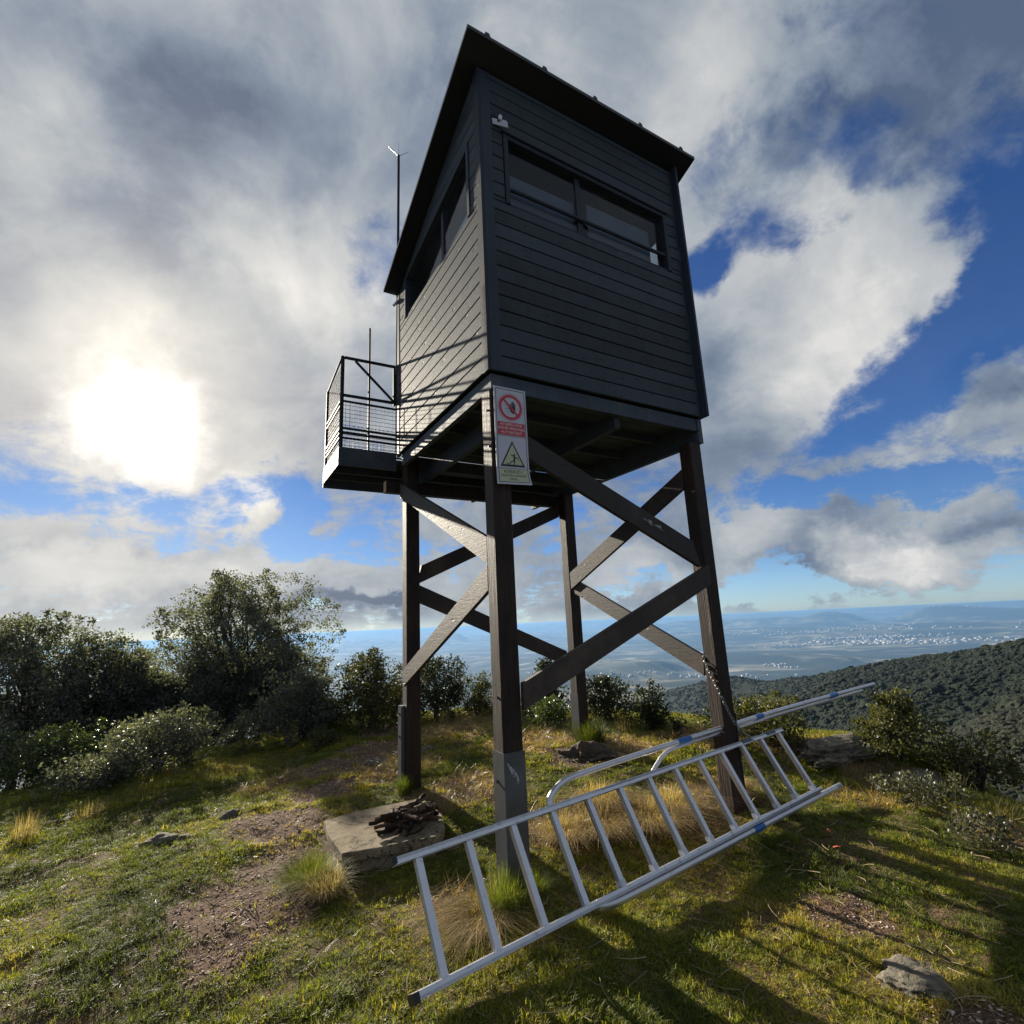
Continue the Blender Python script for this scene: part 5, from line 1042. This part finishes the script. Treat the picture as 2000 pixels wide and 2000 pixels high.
# ---------------------------------------------------------------- forest on the ridge and slopes, town on the plain, haze
def crown(seed, mat):
    import bmesh
    from mathutils import noise as mn
    bm = bmesh.new(); bmesh.ops.create_icosphere(bm, subdivisions=3, radius=1.0); o = Vector((seed * 13.7, seed * 3.1, 0))
    for v in bm.verts:
        p = v.co.copy(); k = 1 + .38 * mn.noise(p * 1.6 + o) + .30 * mn.noise(p * 4.0 + o); v.co = Vector((p.x * k, p.y * k, p.z * k * .62 + .25))
    me = bpy.data.meshes.new('oak_crown'); bm.to_mesh(me); bm.free(); me.materials.append(mat); return bpy.data.objects.new('oak_crown', me)
def mat_forest():
    m, t, b, out = newmat('forest_canopy'); ti = attr(t, 'tint', 'INSTANCER').outputs['Fac']; P = t.new('ShaderNodeTexCoord').outputs['Object']
    n = t.noise(P, 5.5, 6, .7)
    c = t.ramp(t.m('ADD', t.m('MULTIPLY', ti, .7), t.m('MULTIPLY', n, .35)), [(.1, (.005, .011, .007)), (.4, (.009, .017, .009)), (.65, (.015, .021, .010)), (.9, (.028, .028, .016))])
    t.l.new(c, b.inputs['Base Color']); b.inputs['Roughness'].default_value = .85; b.inputs['Specular IOR Level'].default_value = .2; bump(t, b, n, 1.0, .5); return m
MF = mat_forest(); crowns = [crown(i, MF) for i in range(4)]
def forest(name, n, a0, a1, r0, r1, smin, smax, lab):
    a = np.radians(g.uniform(a0, a1, n)); r_ = np.sqrt(g.uniform(r0 ** 2, r1 ** 2, n)) if r1 / r0 < 4 else r0 * (r1 / r0) ** (g.random(n) ** .62)
    x, y = CAM.x + r_ * np.sin(a), CAM.y + r_ * np.cos(a); z, zone = terrain(x, y); k = (zone > .5) & (zone < 1.5); x, y, z, r_ = x[k], y[k], z[k], r_[k]; n = len(x)
    s = g.uniform(smin, smax, n) * np.exp(g.normal(0, .28, n)) * (.6 + .8 * fbm(x / 60, y / 60, 3, 61)) * (1 + np.clip(r_ - 400, 0, 1500) / 1500)
    tint = np.clip(.5 + 1.7 * (fbm(x / 110, y / 110, 5, 63) - .5) + g.normal(0, .17, n), 0, 1)
    return gn_scatter(name, np.stack([x, y, z - s * .15], -1), np.stack([g.normal(0, .1, n), g.normal(0, .1, n), g.uniform(0, 6.28, n)], -1), np.stack([s, s, s * g.uniform(.75, 1.15, n)], -1), tint, g.choice(4, n), crowns, lab)
forest('forest', 150000, -30, 100, 22, 1700, 1.05, 1.9, 'dense dark green oak forest covering the ridge and the slopes below')
# town: hundreds of pale blocks on the plain
def town(name, lab, cx_, cy_, n, sx, sy, ang, seed, smin, smax):
    g = np.random.default_rng(seed); u = g.normal(0, 1, n) * sx; v = g.normal(0, 1, n) * sy; x = cx_ + u * math.cos(ang) - v * math.sin(ang); y = cy_ + u * math.sin(ang) + v * math.cos(ang); z = terrain(x, y)[0]
    V = []; F = []
    for i in range(n):
        w, d, h = g.uniform(smin, smax), g.uniform(smin, smax) * .7, g.uniform(9, 26); a = ang + g.choice([0, .3, -.2, 1.57]); ca, sa = math.cos(a), math.sin(a); b = len(V)
        for zz in (-6, h):
            for p, q in ((-w, -d), (w, -d), (w, d), (-w, d)): V.append((x[i] + p * ca - q * sa, y[i] + p * sa + q * ca, z[i] + zz))
        F += [(b, b + 3, b + 2, b + 1), (b + 4, b + 5, b + 6, b + 7), (b, b + 1, b + 5, b + 4), (b + 1, b + 2, b + 6, b + 5), (b + 2, b + 3, b + 7, b + 6), (b + 3, b, b + 4, b + 7)]
    o = mesh_from(name, np.array(V), np.array(F), M['town'], None, (cx_, cy_, float(z.mean()))); return tag(o, lab, None, None, 'stuff')
M['town'] = mat_simple('pale_render', (.40, .37, .33), .55, 0, .25, .01)
def on_plain(px, py):
    d = cr * ((px - 1000) / 1014.63) - cu * ((py - 1000) / 1014.63) + cf; t_ = (PLAIN + 4 - CAM.z) / d.z; p = CAM + d * t_; return p.x, p.y, d.xy.normalized()
TOWN = [(1760, 1257, 240, 620, 200, 18, 45), (1690, 1252, 120, 500, 150, 14, 34), (1580, 1243, 90, 1300, 420, 14, 34), (1850, 1240, 40, 1500, 120, 25, 60), (1965, 1252, 20, 350, 60, 20, 40), (1500, 1300, 12, 100, 40, 8, 18), (1540, 1305, 8, 70, 40, 8, 18), (1330, 1325, 50, 420, 90, 8, 18), (900, 1330, 40, 700, 160, 8, 18), (1560, 1262, 16, 300, 60, 12, 30), (1870, 1218, 30, 2500, 300, 30, 80)]
for i, (px, py, n, sx, sy, a, b) in enumerate(TOWN):
    x, y, dv = on_plain(px, py); ang = math.atan2(-dv.x, dv.y) + (.1 if i % 2 else -.06)
    town('distant_town', ['sunlit white town, the largest bright streak on the plain', 'white blocks at the left end of the largest bright town', 'scattered pale suburb left of the bright town', 'row of pale sheds behind and right of the bright town', 'small pale cluster at the right edge above the ridge', 'lone farmhouse group on the low hill right of the chained leg', 'second farm on the low hill near the ridge foot', 'thin line of pale houses behind the right legs', 'few pale roofs left of the near leg', 'short bright streak left of and below the town', 'faint far sheds near the horizon at right'][i], x, y, n, sx, sy, ang, 200 + i, a, b)

# the air: pale blue haze that fades the plain
hz_top = 10.5; hz_bot = ZMIN - 1.5; Hh = 64000.0
hb = MB().box((-Hh, -Hh, hz_bot), (Hh, Hh, hz_top)).build('haze', None, None)
hm = bpy.data.materials.new('haze'); hm.use_nodes = True; ht = NT(hm.node_tree); ho = ht.new('ShaderNodeOutputMaterial'); pv = ht.new('ShaderNodeVolumePrincipled')
pv.inputs['Color'].default_value = (.18, .35, .62, 1); pv.inputs['Density'].default_value = 6.0e-5; pv.inputs['Anisotropy'].default_value = .25
ht.l.new(pv.outputs[0], ho.inputs['Volume']); hb.data.materials.append(hm); tag(hb, kind='stuff')
for o in bpy.data.objects:
    if 'o' in o: del o['o']
